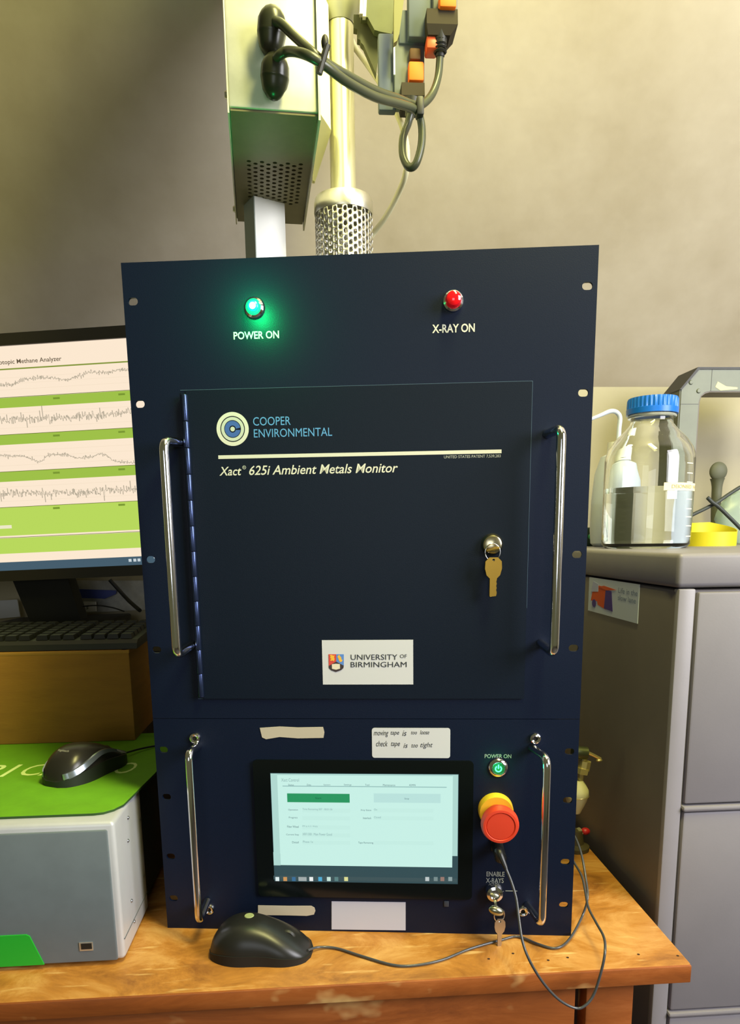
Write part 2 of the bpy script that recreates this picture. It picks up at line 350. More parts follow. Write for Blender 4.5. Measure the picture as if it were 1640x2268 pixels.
# door logo and writing
Y0 = -.0024
def ring(name, x, z, r0, r1, y, m, parent):
    return plate(name, circ(x, z, r1, 48), [circ(x, z, r0, 40)] if r0 else [], y, y+.0002, m, parent)
lx0, lz0 = -.1325, .5772
lg = ring('logo', lx0, lz0, .0132, .0172, Y0, white, door)
ring('logo_ring', lx0, lz0, .0090, .0122, Y0, mat('logo_pale', (190, 195, 180), .6), door)
cpoly = [(lx0+.0083*math.cos(a), lz0+.0083*math.sin(a)) for a in [R(8+344*k/40) for k in range(41)]]+[(lx0+.0036*math.cos(a), lz0+.0036*math.sin(a)) for a in [R(344+8-340*k/30-8) for k in range(31)]]
plate('logo_letter', cpoly, [], Y0, Y0+.0002, blueprint2, door)
ring('logo_dot', lx0, lz0, 0, .0024, Y0, MATS['logo_pale'], door)
text('lettering', 'COOPER', -.1103, -.0705, .5800, .5886, Y0, blueprint, door)
text('lettering', 'ENVIRONMENTAL', -.1100, -.0270, .5680, .5765, Y0, blueprint, door)
MB().bb(-.1493, .1495, Y0, Y0+.0003, .5470, .5507).go('white_line', white, door, smooth=False)
text('lettering', 'UNITED STATES PATENT 7,539,283', .0900, .1487, .5425, .5458, Y0, mat('grey_print', (170, 172, 165), .6), door)
xt = lambda x: PF.at(x, 1040)[0]
text('lettering', 'Xact', xt(487), xt(536), .5297, .5388, Y0, white, door, shear=.25, bold=.010)
ring('registered_mark', xt(542.5), .5378, .0015, .0019, Y0, MATS['logo_pale'], door); text('lettering', 'R', xt(540.9), xt(544.2), .5370, .5387, Y0, MATS['logo_pale'], door)
text('lettering', '625i Ambient Metals Monitor', xt(553), xt(882), .5297, .5395, Y0, white, door, shear=.25, bold=.010)
# university label
lb = MB().bb(-.0435, .0573, Y0-.0002, Y0+.0004, .3018, .3518).go('university_label', paper, door, smooth=False, label='white printed label with a shield crest')
def pxd(x, y): return PF.at(x, y)
def lab(x, y, x0=700, y0=1400, s=1640/230): return PF.at(x0+x/s, y0+y/s)
Yl = Y0-.0005
def lpoly(name, pts, m, dy=0): return plate(name, [lab(*p) for p in pts], [], Yl-dy, Yl-dy+.0001, m, lb)
lpoly('crest_red', [(205, 343), (326, 343), (326, 470), (210, 530)], mat('crest_red', (205, 70, 60), .6))
lpoly('crest_blue', [(327, 343), (446, 343), (446, 520), (327, 470)], mat('crest_blue', (90, 135, 205), .6))
lpoly('crest_base', [(208, 528), (326, 458), (446, 524), (440, 560), (400, 595), (326, 622), (250, 595), (212, 560)], mat('crest_dark', (60, 50, 52), .6), .0001)
gold = mat('crest_gold', (235, 180, 60), .6)
lpoly('crest_beast', [(222, 360), (248, 352), (280, 366), (300, 358), (292, 392), (300, 420), (288, 458), (270, 440), (240, 448), (232, 432), (252, 416), (226, 400), (240, 384)], gold, .0001)
lpoly('crest_beast', [(345, 385), (362, 358), (376, 350), (384, 372), (404, 392), (410, 430), (428, 432), (412, 462), (384, 464), (368, 436), (360, 405)], gold, .0001)
lpoly('crest_book', [(258, 500), (322, 492), (384, 498), (386, 570), (324, 586), (260, 572)], mat('crest_page', (225, 215, 190), .6), .0002)
a_, b_ = lab(555, 432), lab(1290, 345); text('lettering', 'UNIVERSITY', a_[0], b_[0], a_[1], b_[1], Yl, ink, lb)
a_, b_ = lab(1330, 402), lab(1438, 345); text('lettering', 'OF', a_[0], b_[0], a_[1], b_[1], Yl, ink, lb)
a_, b_ = lab(555, 548), lab(1436, 462); text('lettering', 'BIRMINGHAM', a_[0], b_[0], a_[1], b_[1], Yl, ink, lb)
# door lock
lk = MB().lathe([(0, .0100), (.0080, .0100), (.0096, .0092), (.0115, .0050), (.0118, .0020), (.0118, 0)], (.1412, 0, .4535), 'Y', 32).go('door_lock', mat('nickel', (210, 200, 165), .22, 1), ins)
# paper strips and note
def sticker(name, pts, m, label): return plate(name, [PF.at(*p) for p in pts], [], -.0006, 0, m, ins, label=label)
sticker('tape_strip', [(576, 1612), (620, 1609), (660, 1611), (716, 1610), (719, 1622), (717, 1634), (660, 1635), (620, 1632), (590, 1637), (581, 1633)], cream, 'torn blank cream tape strip above the touchscreen')
sticker('tape_strip', [(572, 2005), (640, 2006), (690, 2006), (697, 2010), (699, 2017), (696, 2025), (680, 2028), (640, 2027), (572, 2026)], cream, 'blank cream tape strip below the touchscreen')
c4 = [PF.at(*p) for p in ((824, 1612), (998, 1611), (998, 1679), (824, 1678))]
nt_ = plate('handwritten_note', rrect(c4[0][0], c4[1][0], c4[3][1], c4[0][1], .003), [], -.0006, 0, paper, ins, label='white paper note with two handwritten lines')
def nl(x, y): return PF.at(540+x/2.343, 1580+y/2.343)
for body, x0, y0, x1, y1 in (('moving', 676, 122, 752, 88), ('tape', 764, 116, 808, 92), ('is', 824, 116, 846, 88), ('too', 870, 108, 900, 92), ('loose', 916, 108, 964, 86), ('check', 688, 170, 748, 142), ('tape', 766, 176, 812, 148), ('is', 830, 178, 852, 154), ('too', 872, 176, 904, 158), ('tight', 918, 182, 982, 150)):
    a_, b_ = nl(x0, y0), nl(x1, y1); text('handwriting', body, a_[0], b_[0], a_[1], b_[1], -.0008, ink, nt_, shear=.3)
c4 = [PF.at(*p) for p in ((735, 1996), (899, 1998), (899, 2060), (735, 2058))]
sticker('blank_label', [(735, 1996), (899, 1998), (899, 2060), (735, 2058)], mat('pale_label', (190, 192, 208), .6), 'blank pale label under the touchscreen')
# touchscreen
bez = plate('touchscreen', rrect(-.1270, .1250, .0452, .2138, .005), [], -.0032, 0, blackg, ins, label='black glass touchscreen showing control window')
scr = lambda x, y: PF.at(590+x/3.727, 1690+y/3.727, .0034)
def emi(name, c, s=1.0): return mat('screen_'+name, (0, 0, 0), .3, em=c, es=s)
def sq(parent, name, fn, x0, y0, x1, y1, m, lay, mk=1):
    a, c = fn(x0, y0), fn(x1, y1); return MB().bb(min(a[0], c[0]), max(a[0], c[0]), -lay, -lay+.00006, min(a[1], c[1]), max(a[1], c[1])).go(name, m, parent, smooth=False)
desk = sq(bez, 'display', scr, 32, 82, 1582, 1000, emi('desktop', (52, 78, 84)), .0033)
sq(bez, 'window_back', scr, 35, 86, 1580, 768, emi('back', (176, 216, 208)), .0034)
sq(bez, 'window_back', scr, 58, 735, 118, 845, emi('back', (176, 216, 208)), .0034)
sq(bez, 'taskbar', scr, 60, 930, 1575, 985, emi('taskbar', (62, 84, 88)), .0034)
sq(bez, 'title_line', scr, 90, 92, 1535, 99, emi('line', (150, 190, 186)), .0036)
sq(bez, 'window', scr, 90, 99, 1536, 862, emi('window', (200, 240, 230)), .0035)
sq(bez, 'start_button', scr, 172, 250, 690, 327, emi('green', (42, 150, 96)), .0036)
sq(bez, 'stop_button', scr, 888, 250, 1440, 330, emi('palebutton', (186, 226, 220)), .0036)
sq(bez, 'divider', scr, 135, 193, 1490, 196, emi('line', (150, 190, 186)), .0036)
for x, c in ((92, (220, 235, 235)), (157, (205, 150, 90)), (228, (60, 110, 150)), (300, (160, 170, 170)), (372, (235, 240, 240)), (446, (80, 170, 210)), (517, (200, 230, 220)), (580, (90, 130, 130)), (660, (220, 220, 150)), (1330, (190, 200, 200)), (1400, (120, 140, 140)), (1455, (150, 120, 110)), (1520, (140, 160, 160))):
    sq(bez, 'taskbar_icon', scr, x-(34 if x == 300 else 16), 940, x+(34 if x == 300 else 16), 974, emi('icon%d' % x, c), .0036)
gt = emi('text', (80, 110, 118)); gl = emi('texts', (135, 170, 170))
for body, x0, y0, x1, y1, m_ in (('Xact Control', 125, 152, 270, 126, gl), ('Status', 182, 186, 228, 172, gt), ('Data', 337, 186, 370, 172, gt), ('System', 474, 187, 530, 173, gt), ('Settings', 642, 188, 704, 172, gt), ('Tool', 817, 187, 852, 173, gt), ('Maintenance', 964, 189, 1065, 174, gt), ('ADMIN', 1180, 189, 1233, 174, gt),
        ('Start', 405, 296, 455, 281, emi('dk', (20, 90, 60))), ('Stop', 1142, 303, 1180, 287, gt), ('Operation', 182, 395, 262, 378, gt), ('Time Remaining 007 : 00:01:36', 300, 392, 546, 374, gl), ('Progress', 188, 460, 258, 442, gt), ('Filter Wheel', 174, 533, 268, 516, gt), ('PM at 4.11 Web)', 300, 531, 424, 515, gl),
        ('Current Step', 166, 600, 270, 583, gt), ('XRF1300 : Main Power Good', 300, 596, 543, 578, gl), ('Detail', 215, 661, 268, 645, gt), ('Phase 1a', 304, 657, 386, 641, gl), ('Xray Status', 780, 398, 868, 381, gt), ('On', 890, 391, 916, 376, gl), ('Interlock', 800, 462, 868, 445, gt), ('Closed', 890, 455, 946, 439, gl), ('Tape Remaining', 760, 668, 884, 650, gt)):
    a_, c_ = scr(x0, y0), scr(x1, y1); text('screen_text', body, a_[0], c_[0], a_[1], c_[1], -.0037, m_, bez)
for (x, y) in ((297, 372), (297, 436), (297, 512), (297, 576), (297, 638)):
    sq(bez, 'text_field', scr, x, y, 695, y+38, emi('field', (197, 237, 227)), .0036)
for (x, y) in ((888, 372), (888, 436), (888, 640)): sq(bez, 'text_field', scr, x, y, 1380, y+38, emi('field', (197, 237, 227)), .0036)
# green power button
pb = MB().lathe([(0, .0030), (.0066, .0030), (.0072, .0045), (.0088, .0040), (.0108, .0018), (.0108, 0)], (.1527, 0, .2054), 'Y', 8*4).go('power_button', chrome, ins, label='chrome push button with lit green power symbol')
gm = mat('green_glow', (20, 200, 90), .3, em=(90, 255, 150), es=2.6)
MB().lathe([(0, .0032), (.0064, .0032), (.0064, .0028)], (.1527, 0, .2054), 'Y', 28).go('button_face', mat('dull_button_face', (20, 48, 32), .6), pb)
pcx, pcz = .1527, .2050
arc = [(pcx+.0040*math.cos(a), pcz+.0040*math.sin(a)) for a in [R(125+290*k/24) for k in range(25)]]+[(pcx+.0026*math.cos(a), pcz+.0026*math.sin(a)) for a in [R(415-290*k/24) for k in range(25)]]
plate('power_symbol', arc, [], -.0037, -.0032, gm, pb); MB().bb(pcx-.0007, pcx+.0007, -.0037, -.0032, pcz, pcz+.0050).go('power_symbol', gm, pb)
gp = mat('grey_print2', (150, 155, 150), .6)
text('lettering', 'POWER ON', .1374, .1671, .2165, .2212, -.0003, gp, ins, bold=.01)
text('lettering', 'ENABLE\nX-RAYS', .1412, .1625, .0655, .0795, -.0003, gp, ins, bold=.01)
MB().bb(.1640, .1775, -.0003, .0, .0553, .0560).go('pointer_line', gp, ins)
# emergency stop
es = MB().lathe([(0, .012), (.0185, .012), (.0195, .009), (.0198, .0)], (.1505, 0, .1560), 'Y', 40).go('emergency_stop', yellowp, ins, label='red mushroom emergency stop on yellow collar')
hd = [(.0100, .010), (.0110, .020), (.0130, .026), (.0160, .031), (.0192, .036), (.0205, .042), (.0203, .047), (.0186, .0515), (.0160, .0518), (.0150, .0505), (.0145, .0512), (0, .0518)]
MB().lathe(hd, (.1505, 0, .1560), 'Y', 40).go('stop_button', redp, es)
# x-ray key switch
ks = MB().lathe([(0, .0080), (.0050, .0080), (.0060, .0105), (.0092, .0095), (.0108, .0060), (.0112, 0)], (.1508, 0, .0555), 'Y', 32).go('key_switch', chrome, ins)
MB().bb(.0925, .0985, -.0012, 0, .0345, .0420, bev=.0008).go('blank_socket', mat('dark_grey_socket', (55, 62, 72), .5), ins)
MB().bb(.146, .160, -.003, 0, .106, .122, bev=.001).go('usb_port', blackp, ins)

# ------------------------------------------------------------ keys
def key_poly(w, h, hb, bw):
    P = [(bw*.5*math.cos(a)*1.0, 0) for a in []]
    P = [(-bw/2, -h), (-bw/2+.0006, -h-.0012), (bw/2-.0006, -h-.0004), (bw/2, -h+.002)]
    y = -h+.002; i = 0
    while y < -hb-.003: P += [(bw/2-.0006*(i % 2), y+.0016)]; y += .0022; i += 1
    P += [(bw/2, -hb-.001), (w/2*.8, -hb+.0025), (w/2, -hb*.55), (w/2*.95, -hb*.2), (w/2*.5, 0), (-w/2*.5, 0), (-w/2*.95, -hb*.2), (-w/2, -hb*.55), (-w/2*.8, -hb+.0025), (-bw/2, -hb-.001)]
    return P
def keyset(label, fr_pt, mk, w, h, hb, bw, y, rot, ringr, rx):
    u, z = fr_pt
    k = thing('key_ring', label, 'keys', fr=Fr(tuple(PF.M @ Vector((u, y, z))), .1313), group=None)
    n = 28   # ring hanging through the key hole
    P = [(rx*ringr*math.sin(2*PI*i/n), 0+.002*math.sin(2*PI*i/n), ringr*math.cos(2*PI*i/n)-ringr*.2) for i in range(n+1)]
    MB().tube(P, .0006, n=8, smooth=False).go('split_ring', chrome, k, angle=80)
    kp = plate('key', key_poly(w, h, hb, bw), [circ(0, -.0028, .0014, 12)], -.0011, .0011, mk, k)
    kp.location = (.0008, 0, -ringr*1.2+.0035); kp.rotation_euler = (0, 0, rot)
    return k
k1 = keyset('brass key hanging on a split ring from the door lock', (.1408, .4475), brass, .0188, .0400, .0210, .0078, -.0155, R(14), .0088, .92)
kb = MB().box((0, 0, .0012), (.0140, .004, .0030), rot=Matrix.Rotation(R(-12), 3, 'Y'), bev=.0006).box((-.001, .004, .0005), (.006, .009, .002)); kb.go('inserted_key', brass, k1)
k2 = keyset('pale steel keys on a split ring hanging from key switch', (.1545, .0395), mat('pale_key', (200, 190, 175), .35, .9), .0125, .0330, .0175, .0048, -.0240, R(8), .0080, .75)
b = MB().ball((-.0035, .001, .0035), .009, (1.05, .55, .62), Matrix.Rotation(R(20), 3, 'Y')).box((-.0035, .010, .0045), (.003, .012, .007)); b.go('inserted_key', mat('satin_key', (185, 185, 160), .25, 1), k2)

# ------------------------------------------------------------ mice
def mouse(label, loc, ang, L_, Wd, H_, mats, arch=.55):
    t = thing('computer_mouse', label, 'mouse', loc=loc, rz=ang)
    def sec(u, f=1.0, z0=0):     # u along 0(back)..1(front)
        w = Wd/2*(1-.16*math.exp(-((u-.55)/.22)**2))*math.sin(PI*min(max(u, .0), 1)**.9)**.33
        hgt = H_*(math.sin(PI*(u**.78))**.62)*(1-.25*u)
        return w*f, max(hgt, .0005)
    rings = []; N = 28
    for i in range(N+1):
        u = .004+.992*i/N; w, h = sec(u); ring_ = []
        for k in range(20):
            a = PI*k/19; c, s_ = math.cos(a), math.sin(a)
            ring_.append(((u-.5)*L_, w*(abs(c)**.75)*(1 if c > 0 else -1)*(1+.0*s_), .0015+h*(s_**.75)))
        rings.append(ring_)
    MB().loft(rings).go('shell', mats[0], t, angle=70)
    return t, sec
MT = Vector((-.121, -.030, 0))
m2, sec2 = mouse('black wired mouse lying on the bench before the instrument', (MT.x, MT.y, .0), R(-10), .116, .072, .044, None or (blackm,))
# skirt, wheel, buttons
def skirt(t, L_, Wd, m, hfac, name, zt=.012, f=1.02):
    rings = []
    for i in range(29):
        u = .003+.994*i/28; w = Wd/2*(1-.16*math.exp(-((u-.55)/.22)**2))*math.sin(PI*u**.9)**.33*f
        hh = hfac(u)
        rings.append([((u-.5)*L_*1.01, w, .0), ((u-.5)*L_*1.01, w*1.0, hh), ((u-.5)*L_*1.01, -w*1.0, hh), ((u-.5)*L_*1.01, -w, .0)])
    return MB().loft(rings).go(name, m, t, angle=50)
skirt(m2, .116, .072, mat('matte_black_rubber', (24, 23, 20), .65), lambda u: .004+.011*math.sin(PI*u)**.5*(1-.5*u), 'base')
MB().lathe([(0, -.003), (.0085, -.003), (.0100, -.001), (.0100, .001), (.0085, .003), (0, .003)], (.030, 0, .0185), 'Y', 24).go('scroll_wheel', rubber, m2)
MB().lathe([(0, .0006), (.0050, .0006), (.0055, 0)], (-.014, .004, .0412), 'Z', 20).go('logo_spot', mat('olive_logo', (150, 160, 110), .5), m2)
# mouse cable with usb plug
def L2W(p): return PF.M @ Vector(p)
def tz(x, y, z=.0022): return W(x, y, 2, z)
pl0 = L2W((.1535, -.003, .114)); Minv = (Matrix.Translation(MT) @ Matrix.Rotation(R(-10), 4, 'Z')).inverted()
cablepts = [tz(682, 2105, .008), tz(705, 2098, .004), tz(745, 2100), tz(800, 2117), tz(870, 2137), tz(920, 2138), tz(980, 2126), tz(1040, 2102), tz(1110, 2082), tz(1148, 2074), tz(1190, 2090), tz(1232, 2100),
            tz(1262, 2080, .004), tz(1290, 2030, .010)]
cablepts += [W(1302, 1990, 1, .00), W(1299, 1950, 1, .02), W(1288, 1890, 1, .05), W(1272, 1850, 1, .09), L2W((.205, .10, .10)) if False else W(1258, 1850, 1, .12), W(1256, 1880, 1, .11), W(1271, 1908, 1, .06), W(1289, 1940, 1, .025), W(1297, 1975, 1, -.005),
             W(1304, 2010, 1, -.03), W(1322, 2045, 1, -.06), W(1338, 2075, 1, -.09), W(1341, 2105, 1, -.112), W(1334, 2145, 1, -.118), W(1317, 2200, 1, -.12), W(1298, 2226, 1, -.122), W(1276, 2233, 1, -.122), W(1240, 2215, 1, -.122), W(1205, 2178, 1, -.122),
             W(1175, 2130, 1, -.120), W(1158, 2085, 1, -.112), W(1150, 2035, 1, -.10), W(1144, 1990, 1, -.09), W(1134, 1955, 1, -.083), W(1122, 1925, 1, -.078), W(1112, 1900, 1, -.072), W(1105, 1885, 1, -.066)]
cb_ = MB().tube([Minv @ p for p in cablepts], .00145, n=8, sub=5).go('cable', mat('grey_black_cable', (70, 72, 76), .3, coat=.3), m2, angle=80)
q0 = Minv @ L2W((.1530, -.0035, .114)); q1 = Minv @ L2W((.1540, -.030, .110)); q2 = Minv @ cablepts[-1]; q3 = Minv @ cablepts[-3]
MB().tube([q0, q1], .0068, n=12, smooth=False).tube([q1, q2, q3], .005, n=10, rad=[.006, .0042, .002]).go('usb_plug', blackp, m2)

# ------------------------------------------------------------ grey gas analyser with mat, mouse, box, keyboard, monitor
GZ = .167; GX = -.2705
ga = thing('gas_analyser', 'low grey metal analyser with green corner panel standing on bench left', 'instrument', loc=(GX, -.04, 0))
def ga_(mb, name, m, parent=None, **k):
    o = mb.go(name, m, parent or ga, **k)
    if parent is None: o.location = (-GX, .04, 0)
    return o
silver = mat('silver_paint', (196, 198, 204), .38, .25, noise=.05, nscale=10)
fz = .0045
fp = lambda x, y: W(x, y, 1, -.046)
ga_(MB().bb(-.80, GX-.0005, -.040, .075, fz, GZ, bev=.005, seg=3), 'front_shell', silver)
ga_(MB().bb(-.79, GX-.006, .075, .27, fz+.004, GZ-.002, bev=.003), 'rear_body', mat('dark_green_grey', (52, 66, 60), .6))
gp_ = mat('slate_grey_paint', (98, 108, 114), .55, noise=.04, nscale=40)
a_ = fp(255, 1826); b_ = fp(272, 2128)
gpan = ga_(MB().bb(-.80, GX-.008, -.0425, -.038, fz+.001, GZ-.0085, bev=.002), 'front_panel', gp_)
gq = [W(0, 2070, 1, -.0432), W(58, 2070, 1, -.0432), W(100, 2153, 1, -.0432), W(0, 2160, 1, -.0432)]
o = MB().prism([(-.80, gq[1].z), (gq[1].x, gq[1].z), (gq[1].x+.0035, gq[1].z-.002), (gq[2].x, fz+.0015), (-.80, fz+.0015)], -.0440, -.0424).go('green_panel', mat('bright_green_panel', (30, 165, 45), .45), ga); o.location = (-GX, .04, 0)
u0 = W(175, 2088, 1, -.0432); u1 = W(207, 2105, 1, -.0432)
up = ga_(MB().bb(u0.x, u1.x, -.0434, -.0422, u1.z, u0.z), 'usb_socket', mat('socket_silver', (200, 205, 205), .3, .8))
MB().bb(u0.x+.002, u1.x-.0012, -.0439, -.0430, u1.z+.0022, u0.z-.0012).go('usb_slot', blackp, up)
sc = None
for (x, y) in ((343, 1218), (370, 1228), (343, 1338), (384, 1514), (352, 1642), (358, 1748)):
    X = x+0; p = W((x if x > 400 else x)*1.0, y, 0, GX) if False else None
for (px, py) in ((284, 1811), (311, 1814), (284, 1862), (319, 1939), (292, 1995), (298, 2041)):
    p = W(px, py, 0, GX)
    MB().lathe([(0, .0009), (.0016, .0008), (.0022, 0)], (p.x, p.y, p.z), 'X', 12).go('screw', mat('screw_steel', (150, 155, 160), .35, .9), ga).location = (-GX, .04, 0)
MB().bb(GX-.0008, GX+.0001, -.037, .073, .0275, .0283).go('side_seam', mat('seam_dark', (90, 92, 96), .7), ga).location = (-GX, .04, 0)
for (x, y) in ((GX-.03, -.02), (GX-.03, .24), (-.77, -.02), (-.77, .24)):
    MB().lathe([(.011, 0), (.012, fz), (0, fz)], (x, y, 0), n=16).go('foot', rubber, ga).location = (-GX, .04, 0)
# mat
MZ = GZ+.0002; MH = .003
mm = thing('mouse_mat', 'lime green mouse mat with pale lettering lying on grey analyser', 'mouse mat', loc=(-.4, .12, MZ))
mo = [(-.62, -.0205), (-.298, -.0205), (-.288, -.018), (-.279, -.010), (-.272, .004), (-.2605, .110), (-.2590, .135), (-.262, .31), (-.62, .31)]
MX = Matrix(((1, 0, 0, .4), (0, 0, 1, -.12), (0, 1, 0, 0), (0, 0, 0, 1)))   # x,z -> x,y ; y -> z
MB().prism(mo, 0, MH-.0004, M=MX).go('foam_base', mat('dark_green_foam', (40, 70, 25), .8), mm)
MB().prism([(p[0], p[1]) for p in mo], MH-.0004, MH, M=MX).go('mat_surface', mat('lime_green_fabric', (104, 165, 12), .8, noise=.06, nscale=30), mm)
lt = mat('pale_green_print', (215, 240, 150), .7)
def matxt(body, x0, x1, yb, yt):
    p0 = W(x0, yb, 2, MZ+MH); p1 = W(x1, yb, 2, MZ+MH); p2 = W((x0+x1)/2, yt, 2, MZ+MH)
    M2 = Matrix(((1, 0, 0, 0), (0, 0, 1, 0), (0, 1, 0, 0), (0, 0, 0, 1)))
    o = text('lettering', body, p0.x+.4, p1.x+.4, p0.y-.12, p2.y-.12, MH+.0002, lt, mm, shear=.15, M=Matrix(((1, 0, 0, 0), (0, 0, 1, 0), (0, 1, 0, 0), (0, 0, 0, 1))))
matxt('R', -62, -12, 1722, 1696); matxt('I', -4, 16, 1721, 1695); matxt('C', 36, 86, 1719, 1694); matxt('A', 82, 140, 1718, 1693); matxt('R', 160, 205, 1717, 1692); matxt('D', 205, 245, 1716, 1692); matxt('O', 247, 290, 1714, 1690)
# mouse on mat
M1 = Vector((-.3480, .124, MZ+MH))
m1, sec1 = mouse('black mouse with silver side stripe on the green mat', M1, R(63), .118, .066, .046, (mat('dark_satin_shell', (48, 46, 40), .28, .3),))
skirt(m1, .118, .066, mat('dark_side_plastic', (30, 34, 26), .5), lambda u: .006+.012*math.sin(PI*u)**.5, 'base', f=1.04)
rings = []
for i in range(25):   # wavy silver stripe along both flanks
    u = .03+.90*i/24; w, h = sec1(u, 1.055); x = (u-.5)*.118
    zc = .0175+.009*math.sin(PI*(u-.05)*1.1)-.004*math.cos(2*PI*u); t_ = .0065*(1-.75*u)+.001
    rings.append((x, w, zc, t_))
for s in (-1, 1):
    b = MB()
    rr = [[(x, s*(w+.0002), z-t_/2), (x, s*(w*.93+.0002), z+t_/2), (x, s*(w*.85), z+t_/2), (x, s*(w*.9), z-t_/2)] for x, w, z, t_ in rings]
    b.loft(rr).go('side_stripe', mat('silver_stripe', (165, 175, 185), .2, .8), m1, angle=60)
MB().lathe([(0, -.003), (.0080, -.003), (.0095, -.001), (.0095, .001), (.0080, .003), (0, .003)], (.034, 0, .0172), 'Y', 20).go('scroll_wheel', rubber, m1)
text('lettering', 'logitech', -.0085, .0085, -.0022, .0022, 0, mat('silver_print', (170, 170, 150), .4), m1, M=Matrix.Translation((-.036, 0, .0392)) @ Matrix.Rotation(R(-28), 4, 'Y') @ Matrix.Rotation(R(-90), 4, 'Z') @ Matrix.Rotation(R(-90), 4, 'X') @ Matrix.Rotation(0, 4, 'X'))
Mi = (Matrix.Translation(M1) @ Matrix.Rotation(R(63), 4, 'Z')).inverted()
cz_ = MZ+MH+.0015
MB().tube([(.052, 0, .007)]+[Mi @ Vector(p) for p in ((-.306, .205, cz_+.003), (-.290, .226, cz_+.001), (-.270, .240, cz_), (-.250, .243, cz_-.0005+.001), (-.235, .25, cz_-.004), (-.226, .275, cz_-.03))], .0014, n=8).go('cable', blackp, m1)
# cardboard box
KZ0 = MZ+MH; CBX = -.323; CBY = .27; CBZ = .306
cbm = mat('brown_cardboard', (158, 112, 34), .8, noise=.08, nscale=12, bump=.1, bscale=100, stretch=(1, 1, 6))
cbx = thing('cardboard_box', 'brown cardboard box under the keyboard', 'box', loc=(CBX, CBY, KZ0))
MB().bb(-.45, 0, 0, .155, 0, CBZ-KZ0, bev=.002).go('box_body', cbm, cbx)
MB().bb(-.45, .0004, -.0004, .155, CBZ-KZ0-.0045, CBZ-KZ0+.0006, bev=.001).go('lid_flap', mat('cardboard_edge', (172, 125, 48), .8), cbx)
MB().lathe([(0, .0005), (.0045, .0005)], (-.007, .004, CBZ-KZ0+.0006), 'Z', 12).go('corner_notch', pit, cbx)
# keyboard
KX = -.312; KY = .272
kbm = mat('keyboard_plastic', (40, 42, 34), .45)
kb = thing('keyboard', 'black full-size computer keyboard lying on the cardboard box', 'keyboard', loc=(KX, KY, CBZ+.0008), rz=R(0))
kb.rotation_euler = (R(2.5), 0, R(-1))
prof = [(0, .001), (.003, .009), (.010, .0135), (.150, .0175), (.158, .016), (.160, .001)]
b = MB(); b.loft([[(-.455+dx, .000+y*1.0, z) for y, z in prof] for dx in (0, .455)]); b.go('base', kbm, kb, angle=30)
km = mat('key_plastic', (30, 31, 26), .4); kp = None
for rI in range(6):
    yk = .022+.0195*rI+(.006 if rI == 5 else 0)
    for cI in range(22):
        if cI in (4, 8) and False: continue
        xk = -.018-.0192*cI-(.006 if cI > 3 else 0)-(.006 if cI > 6 else 0)
        if kp is None:
            kp = MB().loft([[(-.0085, -.0085, 0), (.0085, -.0085, 0), (.0085, .0085, 0), (-.0085, .0085, 0)], [(-.0068, -.0066, .0065), (.0068, -.0066, .0065), (.0068, .0074, .0065), (-.0068, .0074, .0065)]]).go('key', km, kb, smooth=False); o = kp
        else: o = kp.copy(); COL.objects.link(o)
        o.parent = kb; o.location = (xk, yk, .0140+.0265*(yk-.02))
for i in range(3):
    MB().bb(-.032-.02*i, -.026-.02*i, .148, .151, .0175, .0182).go('status_light', mat('led_grey', (140, 150, 110), .4), kb)
# computer monitor
MF = Fr((-.42, .47, .60), .13, R(1.8))
mon = thing('computer_monitor', 'black flat computer monitor showing green and white graphs behind the boxes', 'monitor', fr=MF)
mf = lambda x, y: MF.at(x, y)
mp = lambda x, y: MF.at(x/3.7788, 680+y/3.7788)      # pixels of a zoomed crop of the photograph
tl = mf(0, 740); xr = mf(400, 1000)[0]; xl = xr-.60
zt = mf(140, 731)[1]; zb = mf(160, 1281)[1]; st = mf(140, 758)[1]; sb = mf(150, 1258)[1]
moncase = mat('monitor_case', (44, 40, 28), .5)
plate('bezel', rrect(xl, xr, zb, zt, .006), [[(xl+.012, sb), (xr-.012, sb), (xr-.012, st), (xl+.012, st)]], -.004, .012, moncase, mon)
MB().bb(xl+.004, xr-.004, .012, .045, zb+.006, zt-.006, bev=.006).go('back_case', moncase, mon)
dsp = MB().bb(xl+.012, xr-.012, .0005, .004, sb, st).go('display', emi('cream', (252, 232, 208)), mon, smooth=False)
def ms(name, x0, y0, x1, y1, m, lay=.0002): # band across the screen, follows crop pixel rows at x=600
    za = mp(600, y0)[1]; zc = mp(600, y1)[1]; xa = max(mp(x0, y0)[0], xl+.0125) if x0 > -900 else xl+.0125; xb = mp(x1, y0)[0] if x1 < 1300 else xr-.0125
    return MB().bb(xa, xb, .0005-lay, .0007-lay, min(za, zc), max(za, zc)).go(name, m, dsp, smooth=False)
GR = emi('lime', (158, 192, 72)); GR2 = emi('lime2', (184, 216, 92)); olv = emi('olive', (132, 150, 60))
off = 0
ms('header_rule', -999, 480, 1400, 492, olv)
ms('graph_band', -999, 727, 1400, 812, GR); ms('graph_band', -999, 1040, 1400, 1123, GR); ms('graph_band', -999, 1352, 1400, 1434, GR)
ms('graph_band', -999, 1652, 1400, 1890, GR2); ms('graph_band', -999, 1910, 1400, 2040, GR2)
ms('taskbar', -999, 2112, 1400, 2215, emi('mtask', (68, 92, 108)))
dl = emi('darkline', (90, 95, 50))
for y in (724, 1038, 1350, 1650, 1906): ms('axis_line', -999, y-2, 1400, y+2, dl, .0004)
for y0 in (560, 610, 660, 860, 910, 985, 1180, 1230, 1300, 1480, 1530, 1600): ms('grid_line', -999, y0-1, 1400, y0+1, emi('grid', (236, 216, 190)), .0003)
tr = emi('trace', (172, 162, 142))
